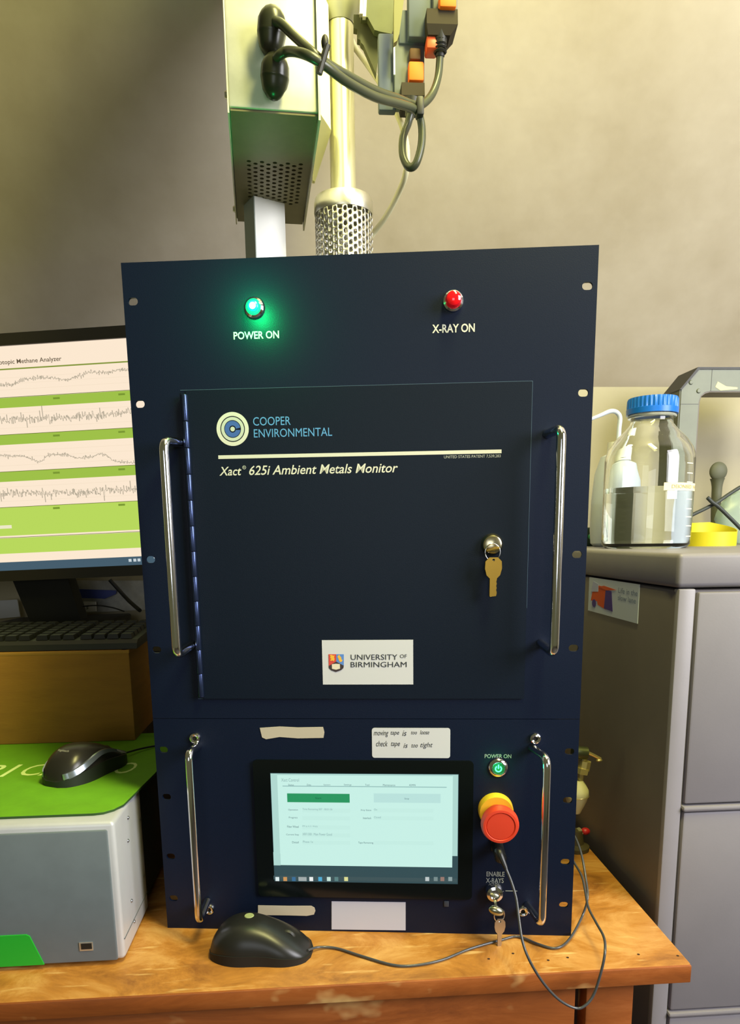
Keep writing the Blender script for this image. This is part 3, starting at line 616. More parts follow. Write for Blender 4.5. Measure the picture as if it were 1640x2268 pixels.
def trace(pts, jit, seed, n=760):
    rnd = random.Random(seed); b = MB(); x0 = xl+.0125; x1 = xr-.0125; sc_ = abs(mp(600, 0)[1]-mp(600, 100)[1])/100; base = pts[0][1]
    zc = mp(600, 0)[1]; xo = mp(0, 800)[0]; xs = (mp(1000, 800)[0]-xo)/1000; prev = None
    def f(x):
        for (xa, ya), (xb, yb) in zip(pts, pts[1:]):
            if x <= xb: t = (x-xa)/(xb-xa); t = t*t*(3-2*t); return ya+(yb-ya)*max(t, 0)
        return pts[-1][1]
    for i in range(n+1):
        x = x0+(x1-x0)*i/n; px = (x-xo)/xs; z = mp(px, f(px)+rnd.gauss(0, jit)*(2.2 if rnd.random() < .1 else 1))[1]
        if prev: lo, hi = min(z, prev[1])-.0003, max(z, prev[1])+.0003; b.quad((prev[0], .0001, lo), (x-.0001, .0001, lo), (x-.0001, .0001, hi), (prev[0], .0001, hi))
        prev = (x, z)
    b.go('graph_trace', tr, dsp, smooth=False)
# rows are given as crop pixels at x=600; traces are drawn level with the display
sl = lambda x: 0
P1 = [(-2000, 690), (0, 655), (100, 650), (260, 600), (370, 590), (480, 592), (590, 612), (690, 572), (780, 542), (900, 548), (1070, 520), (1400, 500)]
trace([(x, y+sl(x)) for x, y in P1], 8, 1)
trace([(x, y+sl(x)) for x, y in [(-2000, 960), (0, 945), (500, 925), (1080, 888), (1400, 870)]], 19, 2)
trace([(x, y+sl(x)) for x, y in [(-2000, 1270), (0, 1245), (130, 1252), (270, 1298), (370, 1238), (480, 1236), (600, 1266), (700, 1258), (800, 1233), (940, 1298), (1050, 1306), (1130, 1298), (1400, 1260)]], 6, 3)
trace([(x, y+sl(x)) for x, y in [(-2000, 1600), (0, 1565), (500, 1558), (1140, 1530), (1400, 1520)]], 18, 4)
a_, c_ = mp(-120, 470), mp(513, 422); text('screen_text', 'Isotopic Methane Analyzer', c_[0]-(c_[0]-mp(2, 450)[0])*1.085, c_[0], mp(250, 478)[1], mp(250, 428)[1], .0001, emi('mtext', (95, 82, 62)), dsp, bold=.010)
for (x, y) in ((1090, 2142), (1130, 2142), (1165, 2142)): ms('tray_icon', x-12, y-12, x+12, y+12, emi('tray', (200, 210, 215)), .0004)
ms('tray_clock', 1290, 2118, 1299, 2135, emi('tray', (200, 210, 215)), .0005)
ms('hint_box', -100, 1800, 92, 1828, emi('hint', (238, 232, 200)), .0004)
for y in (755, 1068, 1380, 1676):
    for x in (470, 1020): ms('axis_number', x-28, y-8, x+28, y+8, emi('axn', (120, 150, 50)), .0004)
s0 = mf(20, 1290); s1_ = mf(125, 1290)
stx = (s0[0]+s1_[0])/2
stand = MB(); 
stand.loft([[(stx-.052, .02, zb+.02), (stx+.048, .02, zb+.02), (stx+.048, .05, zb+.02), (stx-.052, .05, zb+.02)], [(stx-.030, .03, zb-.075), (stx+.062, .03, zb-.075), (stx+.062, .06, zb-.075), (stx-.030, .06, zb-.075)]]).go('stand', mat('stand_black', (18, 18, 12), .6), mon)
hz = -(MF.M @ Vector((stx, 0, 0))).z
MB().bb(stx-.11, stx+.11, -.03, .14, zb-.115-.0, zb-.075, bev=.004).go('stand_base', mat('stand_black', (18, 18, 12), .6), mon)

# ------------------------------------------------------------ behind the keyboard: low shelf box with papers
sb_z = (MF.M @ Vector((stx, .05, zb-.115))).z
sh = thing('low_shelf', 'low dark shelf behind the keyboard carrying the monitor stand', 'shelf', loc=(-.45, .52, 0))
sz = min((MF.M @ Vector((stx+q, .05, zb-.115))).z for q in (-.11, .11))-.0005
MB().bb(-.5, .19, -.085, .145, sz-.015, sz, bev=.002).go('shelf_board', mat('dark_shelf', (58, 54, 38), .6), sh)
for x in (-.48, .17): MB().bb(x-.01, x+.01, -.02, .14, 0, sz-.015, bev=.001).go('side_board', mat('dark_shelf', (58, 54, 38), .6), sh)
pp = lambda x, y, Y: W(x, y, 1, Y)
def flat(name, pts, Y, th, m, label, cat):
    P = [pp(x, y, Y) for x, y in pts]; o = MB().prism([(p.x, p.z) for p in P], Y, Y+th).go(name, m, smooth=False); return tag(o, label, cat)
flat('plastic_sleeve', [(110, 1286), (330, 1286), (330, 1350), (110, 1362)], .660, .004, mat('grey_white_sleeve', (205, 205, 198), .5, noise=.3, nscale=12), 'crumpled grey-white plastic sleeve against the wall under the monitor', 'sleeve')
flat('blue_folder', [(126, 1303), (258, 1308), (256, 1316), (232, 1326), (160, 1324), (132, 1330)], .650, .004, mat('blue_folder', (48, 62, 135), .5), 'dark blue folder strip leaning behind the keyboard', 'folder')
n_ = flat('paper_card', [(148, 1333), (212, 1333), (213, 1354), (149, 1357)], .640, .003, paper, 'small white handwritten card standing behind the keyboard', 'card')
flat('paper_sheet', [(0, 1330), (38, 1328), (44, 1366), (-20, 1372)], .645, .003, paper, 'white paper sheet left of the monitor stand', 'paper')
a_ = pp(158, 1350, .639); c_ = pp(196, 1340, .639)
text('handwriting', 'Fo    s', a_.x, c_.x, a_.z, c_.z, .639, ink, n_, shear=.3)
def cab_(name, pts, r, m, label, cat='cable', **k): return tag(MB().tube(pts, r, n=10, **k).go(name, m, angle=80), label, cat)
cab_('black_cable', [pp(145, 1282, .60), pp(152, 1305, .60), pp(163, 1335, .59), pp(176, 1366, .55)], .0032, rubber, 'short black cable dropping behind the keyboard beside the paper card')
cab_('black_cable', [pp(243, 1284, .58), pp(262, 1305, .58), pp(285, 1330, .57), pp(310, 1352, .53)], .0036, rubber, 'thick black cable slanting down beside the navy instrument')
cab_('black_cable', [pp(150, 1358, .54), pp(175, 1345, .53), pp(215, 1341, .52), pp(250, 1346, .51), pp(275, 1354, .50)], .0012, blackp, 'thin black wire arching behind the keyboard')

# ------------------------------------------------------------ things standing on the instrument
gx, gy = -.002, .2
gd = thing('inlet_guard', 'perforated steel cylinder guard at the foot of the tall pipe', 'guard', loc=(gx, gy, .7405))
b = MB(); NC = 36; r0 = .0360; dz = .0083; zb0 = .012
for cI in range(NC):
    a0 = 2*PI*cI/NC; da = 2*PI/NC; cw = da*r0; z = zb0+(dz/2 if cI % 2 else 0)
    for kI in range(12):
        zc = z+dz*(kI+.5)
        if zc+dz/2 > .1175: continue
        out = [(-cw/2, -dz/2), (0, -dz/2), (cw/2, -dz/2), (cw/2, 0), (cw/2, dz/2), (0, dz/2), (-cw/2, dz/2), (-cw/2, 0)]
        inn = [(.0023*math.cos(R(225+45*q)), .0029*math.sin(R(225+45*q))) for q in range(8)]
        def P3(p): a = a0+p[0]/r0; return (r0*math.cos(a), r0*math.sin(a), zc+p[1])
        vo = [b.b.verts.new(P3(p)) for p in out]; vi = [b.b.verts.new(P3(p)) for p in inn]
        for q in range(8): b.b.faces.new((vo[q], vo[(q+1) % 8], vi[(q+1) % 8], vi[q]))
bmesh.ops.remove_doubles(b.b, verts=b.b.verts[:], dist=.00001)
pc_ = b.go('perforated_sleeve', steel, gd, angle=60); so = pc_.modifiers.new('s', 'SOLIDIFY'); so.thickness = .0008
MB().lathe([(.0362, .116), (.0368, .1185), (.0366, .130), (.0352, .1345), (.0300, .1365), (.0165, .1368)], n=40).go('top_collar', steel, gd)
MB().lathe([(.0368, 0), (.0368, .0125), (.0360, .0130), (.0350, .0125), (.035, 0)], n=40).go('base_collar', steel, gd)
MB().lathe([(.027, .0), (.027, .058), (.0240, .062), (.014, .064)], n=32).go('inner_collar', mat('beige_metal', (190, 182, 155), .4, .5), gd)
pipe = thing('sampling_pipe', 'tall bright metal pipe rising from the perforated guard', 'pipe', loc=(gx, gy, .878))
MB().lathe([(.0158, .0), (.0158, .47)], n=40).go('tube', mat('pale_aluminium', (226, 224, 190), .30, .75, noise=.05, nscale=6, stretch=(1, 1, .2)), pipe)
MB().lathe([(.0165, .186), (.0210, .196), (.0262, .210), (.0275, .222), (.0275, .27)], n=40).go('gland', mat('grey_gland', (165, 166, 145), .45, .6), pipe)
# white rectangular column
wx = W(582, 428, 1, .2)
wc = thing('white_duct', 'white rectangular upright duct standing on the instrument top', 'duct', loc=(-.1005, .215, .7405), rz=R(28))
MB().bb(-.0210, .0210, -.015, .015, 0, .141, bev=.0012).go('duct_body', mat('white_enamel', (250, 250, 242), .5), wc)
MB().bb(-.0216, -.0204, -.0155, .0155, .0, .1412).go('shaded_side', duct_shade, wc)  # thin sheet, shade of the white duct's left side put into its colour

# ------------------------------------------------------------ steel enclosure hanging above
HB = .875
cs = [W(508, 243, 2, HB), W(706, 255, 2, HB), W(668, 495, 2, HB), W(521, 495, 2, HB)]
yw = math.atan2(cs[1].y-cs[0].y, cs[1].x-cs[0].x)
ex = (cs[1]-cs[0]); wd = ex.length; mid0 = (cs[0]+cs[1])/2; dpt = ((cs[2]+cs[3])/2-mid0).length
BR = R(4.5)
en = thing('steel_enclosure', 'pale steel equipment enclosure hanging above with two black power plugs', 'enclosure', loc=(mid0.x, mid0.y, HB), rz=BR)
MB().bb(-wd/2, wd/2, 0, dpt, .0025, .42, bev=.002).go('case', steel2, en)
hol = []
for i in range(9):
    for j in range(11):
        hol.append(circ(-.026+.0072*i, -(.098+.0095*j+(.0047 if i % 2 else 0)), .0026, 8))
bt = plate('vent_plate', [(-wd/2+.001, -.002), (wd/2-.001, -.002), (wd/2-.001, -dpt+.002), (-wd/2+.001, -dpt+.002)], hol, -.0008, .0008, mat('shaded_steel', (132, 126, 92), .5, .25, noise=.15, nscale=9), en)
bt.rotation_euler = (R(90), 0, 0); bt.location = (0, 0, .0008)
MB().bb(-.034, .040, .09, .215, .0018, .0026).go('vent_interior', mat('dark_void', (15, 15, 10), .9), en)
MB().bb(wd/2-.0002, wd/2+.0018, -.004, dpt+.002, -.006, .42).go('side_flange', steel2, en)
MB().bb(-wd/2-.0015, -wd/2, .0, dpt, -.003, .42).go('side_flange', steel2, en)
for z in (.028, .30):
    MB().lathe([(0, .003), (.003, .0028), (.0042, 0)], M=Matrix.Translation((-wd/2-.0015, .03, z)) @ Matrix.Rotation(R(-90), 4, 'Y'), n=14).go('side_bolt', steel, en)
MB().lathe([(0, .003), (.003, .0028), (.0042, 0)], M=Matrix.Translation((-wd/2-.0015, .24, .008)) @ Matrix.Rotation(R(-90), 4, 'Y'), n=14).go('side_bolt', steel, en)
# mounting bracket between enclosure and pipe
bk = MB(); bk.bb(wd/2+.002, wd/2+.006, .10, .17, .05, .42); bk.bb(wd/2+.002, wd/2+.030, .165, .170, .068, .42); bk.go('pipe_bracket', mat('pale_bracket', (226, 224, 170), .4, .5), en)
MB().loft([[(wd/2+.006, .11, .067), (wd/2+.030, .16, .067), (wd/2+.030, .165, .067), (wd/2+.006, .14, .067)], [(wd/2+.006, .16, .012), (wd/2+.009, .163, .012), (wd/2+.009, .168, .012), (wd/2+.006, .168, .012)]]).go('gusset', mat('olive_metal', (160, 158, 110), .45, .4), en)
for z in (.12, .165): MB().lathe([(0, .005), (.003, .005), (.0035, 0)], (wd/2+.012, .165, z), 'Y', 12).go('bracket_bolt', steel, en)
# connectors on its front, cables
Eli = (Matrix.Translation((mid0.x, mid0.y, HB)) @ Matrix.Rotation(BR, 4, 'Z'))
YB = lambda x: mid0.y+math.tan(BR)*(x-mid0.x)
def BX(x, y, off):  # point in front of the enclosure front face, off metres out
    p = W(x, y, 1, mid0.y-off); return p
def conn(px, cy0, cy1, label):
    t = thing('mains_cable', label, 'cable', loc=BX(px, (cy0+cy1)/2, .02))
    o = t.location.copy(); T = lambda p: Vector(p)-o
    a = T(BX(px+3, cy0+14, .016)); c = T(BX(px+1, cy1-12, .013)); mid = (a+c)/2
    MB().tube([T(BX(px+4, cy0+6, .012)), a, mid, c, T(BX(px+3, cy1-2, .008))], .014, n=16, rad=[.009, .0135, .0140, .0115, .005]).tube([T(BX(px, cy0+30, 0.001)), T(BX(px, cy0+30, .016))], .010, n=14, smooth=False).go('connector', mat('olive_black_plastic', (44, 46, 32), .3), t, angle=60)
    return t, T
cabm_ = mat('olive_black_cable', (62, 66, 50), .32)
tA, TA = conn(600, 34, 116, 'black power cord from the upper connector of the steel enclosure')
PA = [TA(BX(602, 48, .022)), TA(BX(622, 52, .032)), TA(BX(650, 78, .04)), TA(W(690, 115, 1, -.045)), TA(W(716, 136, 1, -.04)), TA(W(770, 168, 1, -.02)), TA(W(830, 200, 1, .02)), TA(W(880, 218, 1, .06)), TA(W(915, 232, 1, .085)), TA(W(935, 232, 1, .095)),
      TA(W(958, 208, 1, .105)), TA(W(971, 170, 1, .11)), TA(W(975, 125, 1, .11))]
MB().tube(PA, .0042, n=10).go('cable', cabm_, tA, angle=80)
tB, TB = conn(607, 136, 210, 'black power cord from the lower connector, looping below the power strip')
PB = [TB(BX(606, 138, .022)), TB(BX(620, 122, .032)), TB(BX(640, 114, .038)), TB(W(675, 120, 1, -.048)), TB(W(716, 142, 1, -.047)), TB(W(770, 182, 1, -.025)), TB(W(830, 214, 1, .01)), TB(W(885, 230, 1, .05)), TB(W(922, 245, 1, .075)), TB(W(934, 275, 1, .08)), TB(W(934, 320, 1, .08)),
      TB(W(922, 362, 1, .08)), TB(W(906, 370, 1, .085)), TB(W(893, 345, 1, .09)), TB(W(893, 305, 1, .095)), TB(W(904, 275, 1, .10)), TB(W(909, 255, 1, .10))]
MB().tube(PB, .0042, n=10).go('cable', cabm_, tB, angle=80)
for t, T, x, y, Y in ((tB, TB, 716, 138, -.044),):
    p = T(W(x, y, 1, Y)); b = MB().tube([p+Vector((-.004, -.005, -.012)), p+Vector((.004, -.007, .010))], .003, n=8, smooth=False).ball(p+Vector((.002, -.006, .012)), .005, (.7, .8, 1.3)); b.go('cable_tie', rubber, t)
    p = T(W(930, 240, 1, .075)); MB().box(p, (.008, .014, .018), bev=.002).go('cable_tie', rubber, t)
# power strip units
ST = mat('grey_strip_plastic', (100, 106, 102), .7); ST2 = mat('slate_strip_plastic', (86, 95, 104), .7)
ps = thing('power_strip', 'grey power strip with orange switches fixed high beside the pipe', 'power strip', loc=W(900, 160, 1, .14))
po = ps.location.copy()
def psb(name, x0, x1, y0, y1, Y, th, m, bev=.002, sk=0, parent=None):
    a = W(x0, y0, 1, Y); c = W(x1, y1, 1, Y)
    o = MB().bb(min(a.x, c.x), max(a.x, c.x), Y, Y+th, min(a.z, c.z), max(a.z, c.z), bev=bev).go(name, m, parent or ps); o.location = -po if not parent else (0, 0, 0); return o
lowb = psb('strip_body', 873, 941, 70, 236, .125, .014, ST)
psb('strip_side', 838, 878, 72, 244, .130, .012, ST2)
psb('strip_seam', 872, 876, 100, 165, .1235, .002, whitep, bev=0)
psb('strip_body', 905, 1000, -60, 84, .112, .016, ST2)
psb('strip_body', 884, 962, 20, 98, .122, .014, ST2)
psb('rocker', 908, 933, 104, 131, .117, .012, mat('brown_rocker', (80, 52, 22), .7))
psb('switch', 906, 940, 134, 178, .115, .012, orangep)
psb('switch', 975, 1012, -20, 15, .092, .014, orangep)
psb('switch', 946, 972, 76, 106, .103, .02, mat('red_orange_plastic', (225, 95, 50), .4))
psb('strip_body', 960, 1014, -40, 22, .104, .014, ST)
# plugs
def plug(t, T, x0, x1, y0, y1, Y, mtop):
    a = T(W(x0, y0, 1, Y)); c = T(W(x1, y1, 1, Y)); xm = (a.x+c.x)/2; w = abs(c.x-a.x)/2; za, zc = max(a.z, c.z), min(a.z, c.z)
    MB().loft([[(xm-w, a.y, za), (xm+w, a.y, za), (xm+w, a.y+.03, za), (xm-w, a.y+.03, za)], [(xm-w*1.02, a.y-.002, zc+(za-zc)*.35), (xm+w, a.y-.002, zc+(za-zc)*.35), (xm+w, a.y+.03, zc+(za-zc)*.35), (xm-w, a.y+.03, zc+(za-zc)*.35)],
               [(xm-w*.9, a.y+.002, zc), (xm+w*.55, a.y+.002, zc), (xm+w*.55, a.y+.028, zc), (xm-w*.9, a.y+.028, zc)]]).go('plug', mat('brown_black_plug', (52, 46, 34), .75, spec=.2), t, smooth=False)
    return xm
plug(tA, TA, 946, 1014, 18, 76, .098, None)
b = MB(); q = [TA(W(976, 62, 1, .105)), TA(W(976, 90, 1, .107)), TA(W(975, 126, 1, .11))]; b.tube(q, .007, n=12, smooth=False, rad=[.0085, .0072, .0050])
for i in range(4): p = TA(W(975.5, 92+8*i, 1, .107)); b.lathe([(.0060, -.0012), (.0074, 0), (.0060, .0012)], p, 'Z', 14)
b.go('strain_relief', rubber, tA)
plug(tB, TB, 890, 941, 182, 230, .112, None)
b = MB(); b.tube([TB(W(914, 220, 1, .102)), TB(W(911, 244, 1, .102)), TB(W(907, 262, 1, .102))], .006, n=12, smooth=False, rad=[.008, .0068, .0048]); b.go('strain_relief', rubber, tB)
# olive bracket and mounting board between pipe and strip
ob = thing('mounting_board', 'olive-green angled mounting board between the pipe and power strip', 'bracket', loc=W(830, 100, 1, .19))
oo = ob.location.copy(); om = mat('olive_board', (88, 94, 58), .5, noise=.15, nscale=10)
def obp(name, pts, Y, th, m):
    P = [W(x, y, 1, Y) for x, y in pts]; o = MB().prism([(p.x, p.z) for p in P], Y, Y+th).go(name, m, ob, smooth=False); o.location = -oo; return o
obp('board', [(800, -60), (884, -60), (874, 60), (868, 75), (843, 70), (830, 66), (815, 38), (800, 38)], .150, .01, om)
obp('lower_board', [(784, 32), (812, 32), (845, 66), (834, 165), (806, 100), (800, 94), (798, 88), (792, 86), (792, 64), (784, 62)], .165, .01, mat('dark_olive_board', (80, 82, 48), .55, noise=.1))
obp('metal_strip', [(800, -60), (805, -60), (804, 30), (797, 30)], .14, .006, steel)
obp('metal_strip', [(807, -60), (816, -60), (811, 36), (804, 36)], .143, .006, steel2)
obp('diagonal_brace', [(876, -60), (903, -60), (885, 75), (880, 90), (873, 95), (873, 20)], .098, .008, mat('yellow_olive_brace', (104, 102, 56), .5))
a = W(850, -20, 1, .16); o = MB().bb(a.x-.012, a.x+.012, .158, .172, a.z, 1.235, bev=.001).go('support_arm', om, ob); o.location = -oo
# white cable
cab_('white_cable', [W(768, 60, 1, .23), W(785, 102, 1, .22), W(812, 140, 1, .21), W(845, 188, 1, .19), W(872, 235, 1, .17), W(893, 285, 1, .15), W(902, 335, 1, .14), W(899, 385, 1, .15), W(882, 430, 1, .18), W(855, 480, 1, .21), W(824, 522, 1, .235), W(800, 560, 1, .24), W(795, 600, 1, .24)], .0035, mat('cream_cable', (220, 215, 175), .45), 'cream white cable curving down to the perforated guard')

# ------------------------------------------------------------ things on the filing cabinet
def glass(name, col, rough=0, ior=1.47):
    m = bpy.data.materials.new(name); m.use_nodes = True; nt = m.node_tree; b = nt.nodes['Principled BSDF']
    b.inputs['Base Color'].default_value = col; b.inputs['Roughness'].default_value = rough; b.inputs['IOR'].default_value = ior; b.inputs['Transmission Weight'].default_value = 1; return m
gm_ = glass('clear_glass', (.97, .99, .97, 1)); wm_ = glass('water', (.97, .99, .96, 1), 0, 1.33)
BY = .335; bl = W(1343, 1100, 1, BY).x; br = W(1526, 1100, 1, BY).x; bc = (bl+br)/2; brd = (br-bl)/2
zbtm = CZ; zcap1 = W(1450, 883, 1, BY).z; zcap0 = W(1450, 925, 1, BY).z; zsh = W(1450, 1003, 1, BY).z; zwat = W(1450, 1082, 1, BY).z
bo = thing('glass_bottle', 'clear glass laboratory bottle with blue screw cap standing on cabinet', 'bottle', loc=(bc, BY, zbtm))
H1 = zsh-zbtm; HC0 = zcap0-zbtm; HC1 = zcap1-zbtm; nr = brd*.46
outer = [(0, .004), (brd*.6, .002), (brd*.90, .0), (brd*.985, .006), (brd, .014), (brd, H1-.012), (brd*.985, H1-.004), (brd*.93, H1+.006), (brd*.78, H1+.020), (nr*1.25, HC0-.018), (nr*1.03, HC0-.010), (nr, HC0-.004), (nr, HC0+.015)]
inner = [(nr-.003, HC0+.015), (nr-.003, HC0-.006), (nr*1.18-.003, HC0-.018), (brd*.78-.003, H1+.017), (brd*.93-.003, H1+.004), (brd-.003, H1-.010), (brd-.003, .016), (brd*.95, .008), (brd*.6, .007), (0, .009)]
MB().lathe(outer+inner, n=64).go('glass_body', gm_, bo, angle=80)
hwz = zwat-zbtm
MB().lathe([(0, .0088), (brd*.6, .0068), (brd*.95, .0078), (brd-.0027, .0165), (brd-.0027, hwz), (0, hwz)], n=64).go('water', wm_, bo, angle=40)
MB().lathe([(nr-.002, HC0-.0015), (nr*1.14, HC0-.001), (nr*1.17, HC0+.001), (nr*1.14, HC0+.003), (nr-.002, HC0+.003)], n=48).go('pouring_ring', mat('clear_ring', (225, 228, 210), .15, trans=.6), bo)
b = MB(); rc = nr*1.23; n = 144; rings = []
for z, f, kf in ((HC0+.004, 1.0, 0), (HC0+.012, 1.01, 0), (HC0+.0125, .995, 1), (HC1-.003, .985, 1), (HC1, .95, 0)):
    rings.append([((rc*f-(.0014 if kf and (k // 2) % 2 else 0))*math.cos(2*PI*k/n), (rc*f-(.0014 if kf and (k // 2) % 2 else 0))*math.sin(2*PI*k/n), z) for k in range(n)])
b.loft(rings).go('screw_cap', mat('blue_cap', (20, 105, 205), .35), bo, angle=25)
# curved paper label and graduation marks
def curved(name, x0, x1, y0, y1, m, r, parent, seg=10):
    ca = []
    for x in (x0, x1):
        p = W(x, (y0+y1)/2, 1, BY-brd*.75); ca.append(math.asin(max(-1, min(1, (W(x, (y0+y1)/2, 1, BY).x-bc)/r))))
    za = W((x0+x1)/2, y0, 1, BY-brd*.8).z-zbtm; zc = W((x0+x1)/2, y1, 1, BY-brd*.8).z-zbtm; b = MB()
    for i in range(seg):
        a = ca[0]+(ca[1]-ca[0])*i/seg; c = ca[0]+(ca[1]-ca[0])*(i+1)/seg
        b.quad((r*math.sin(a), -r*math.cos(a), zc), (r*math.sin(c), -r*math.cos(c), zc), (r*math.sin(c), -r*math.cos(c), za), (r*math.sin(a), -r*math.cos(a), za))
    return b.go(name, m, parent), ca, za, zc
lbl, ca, za, zc = curved('paper_label', 1427, 1524, 1070, 1087, mat('label_cream', (250, 235, 180), .6), brd+.0006, bo)
tx = text('lettering', 'DEIONISED  WATER', ca[0]+.18, ca[1]-.06, zc+.003, za-.003, 0, mat('label_text', (150, 135, 100), .6), bo)
for v in tx.data.vertices:
    a = v.co.x; rr_ = brd+.0009; v.co = Vector((rr_*math.sin(a), -rr_*math.cos(a), v.co.z))
for i, y in enumerate((1025, 1047, 1067, 1105, 1126, 1144, 1164, 1187)):
    curved('graduation_mark', 1481, 1500, y, y+2.2, white, brd+.0005, bo, 4)
# wash bottle
WYb = .50; wl = W(1306, 1100, 1, WYb).x; wr_ = W(1410, 1100, 1, WYb).x; wcx = (wl+wr_)/2+.006; wrd = (wr_-wl)/2*1.0
wb = thing('wash_bottle', 'translucent white plastic wash bottle with bent spout behind glass bottle', 'bottle', loc=(wcx, WYb, CZ))
def zw(y): return W(1370, y, 1, WYb).z-CZ
ml = mat('milky_plastic', (214, 224, 236), .4, trans=.25)
MB().lathe([(0, .001), (wrd*.8, 0), (wrd*.95, .006), (wrd, .03), (wrd*.99, zw(1110)), (wrd*.9, zw(1050)), (wrd*.68, zw(1012)), (wrd*.36, zw(1003)), (wrd*.36, zw(985))], n=40).go('bottle_body', ml, wb)
MB().lathe([(wrd*.44, zw(1004)), (wrd*.44, zw(980)), (wrd*.25, zw(979)), (.004, zw(976)), (0, zw(976))], n=28).go('cap', whitep, wb)
T = lambda x, y: W(x, y, 1, WYb)-Vector((wcx, WYb, CZ))
MB().tube([(.0, 0, zw(990))]+[T(1371, 976), T(1372, 950), T(1374, 925), T(1366, 913), T(1352, 911), T(1330, 920), T(1306, 930), T(1285, 942)], .0034, n=12, rad=[.004]*6+[.0034, .0028, .0018]).go('spout', ml, wb)
MB().lathe([(0, .004), (wrd*.9, .004), (wrd*.955, .03), (wrd*.95, zw(1116)), (0, zw(1116))], n=32).go('liquid', mat('pale_liquid', (205, 212, 205), .3), wb)
# yellow tape curl
tx_, ty_ = W(1575, 1200, 1, .42).x, .42
pr_ = .044; b = MB(); rr = []
N = 56
for i in range(N+1):
    a = R(-250+430*i/N) ; t_ = i/N
    rise = .0 if t_ < .50 else .020*min(1, (t_-.50)/.25)
    hh = .0235 if t_ < .5 else .0235-.006*(t_-.5)*2; r_ = pr_*(1+.0*t_)-.004*t_
    cx_, sy_ = math.cos(a), math.sin(a)
    rr.append([(r_*cx_, r_*.8*sy_, rise), (r_*cx_, r_*.8*sy_, rise+hh), ((r_-.0012)*cx_, (r_-.0012)*.8*sy_, rise+hh), ((r_-.0012)*cx_, (r_-.0012)*.8*sy_, rise)])
yt = b.loft(rr).go('yellow_tape', mat('yellow_tape', (205, 192, 30), .5), angle=50); yt.location = (tx_, ty_, CZ)
tag(yt, 'curled bright yellow tape lying right of the glass bottle', 'tape')
# grey metal frame
fy = .52; fm = mat('grey_green_frame', (108, 114, 98), .45, noise=.08, nscale=20)
ft = thing('metal_frame', 'grey-green metal frame standing on the cabinet against the wall', 'frame', loc=(W(1520, 1200, 1, fy).x, fy, CZ))
fo = ft.location.copy(); fx0 = W(1502, 1000, 1, fy).x; fx1 = W(1541, 1000, 1, fy).x; fz1 = W(1560, 818, 1, fy).z; fz0 = W(1560, 866, 1, fy).z
X2 = .838
def fpz(mb, name, m, **k): o = mb.go(name, m, ft, **k); o.location = -fo; return o
outl = [(fx0, CZ), (fx1, CZ), (fx1, fz0-.018), (fx1+.003, fz0-.008), (fx1+.010, fz0-.002), (fx1+.020, fz0), (X2, fz0), (X2, fz1), (fx0+.030, fz1), (fx0, fz1-.034)]
fpz(MB().prism(outl, fy, fy+.006), 'front_face', fm)
fpz(MB().prism([(fx1, CZ), (fx1+.0025, CZ), (fx1+.0025, fz0-.018), (fx1+.005, fz0-.009), (fx1+.012, fz0-.004), (fx1+.02, fz0-.002), (X2, fz0-.002), (X2, fz0), (fx1+.02, fz0), (fx1+.010, fz0-.002), (fx1+.003, fz0-.008), (fx1, fz0-.018)], fy+.001, fy+.05), 'inner_flange', mat('brown_grey_flange', (98, 90, 80), .5))
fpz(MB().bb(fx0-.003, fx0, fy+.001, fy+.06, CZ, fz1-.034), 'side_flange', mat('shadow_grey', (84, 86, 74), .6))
fpz(MB().prism([(fx0-.004, fz1-.034), (fx0, fz1-.034), (fx0+.030, fz1), (X2, fz1), (X2, fz1+.0035), (fx0+.027, fz1+.0035)], fy-.002, fy+.07), 'black_gasket', rubber)
for (x, y) in ((1531, 847), (1548, 866)):
    p = W(x, y, 1, fy); fpz(MB().lathe([(0, .0022), (.003, .002), (.0042, 0)], (p.x, fy, p.z), 'Y', 14), 'rivet', fm)
fpz(MB().bb(X2-(fx1-fx0), X2, fy, fy+.006, CZ, fz0), 'upright', fm)
sx_ = W(1577, 840, 1, fy).x; fpz(MB().bb(sx_-.0004, sx_+.0004, fy-.0004, fy, fz0, fz1), 'joint_line', mat('seam_dark', (90, 92, 96), .7))
sz_ = W(1530, 895, 1, fy).z; fpz(MB().bb(fx0, fx1, fy-.0004, fy, sz_-.0004, sz_+.0004), 'joint_line', mat('seam_dark', (90, 92, 96), .7))
pr0 = W(1585, 857, 1, fy); pr1 = W(1634, 862, 1, fy)
fpz(MB().prism([(pr0.x, pr0.z), (pr0.x+.01, pr0.z-.006), (pr1.x, pr1.z), (pr1.x, pr1.z+.003), (pr0.x+.02, pr0.z+.001), (pr0.x+.004, pr0.z+.009)], fy-.0004, fy), 'bare_patch', mat('chipped_cream', (205, 200, 155), .6))
# round-headed tool, clear bag, crossing cables
ry = .60
rt = thing('round_headed_tool', 'grey-green tool with round head upright against the wall inside frame', 'tool', loc=(W(1590, 1200, 1, ry).x, ry, CZ)); ro = rt.location.copy()
gg = mat('grey_green_tool', (90, 92, 74), .6)
p = W(1592, 1044, 1, ry)-ro; MB().ball(p, .0175, (1, .5, 1.02)).go('head', gg, rt)
MB().tube([W(1590, 1060, 1, ry)-ro, W(1589, 1080, 1, ry)-ro, W(1586, 1140, 1, ry)-ro, Vector((-.002, 0, .0))], .009, n=14, rad=[.0135, .0095, .0088, .0085]).go('stem', gg, rt)
by_ = .50
cab_('crossing_cable', [W(1500, 1165, 1, .47)]+[W(x, y, 1, .47) for x, y in ((1530, 1143), (1560, 1128), (1590, 1112), (1618, 1093), (1650, 1074), (1700, 1052))], .0032, mat('slate_rubber', (50, 56, 54), .5), 'dark cable rising to the right above the yellow tape')
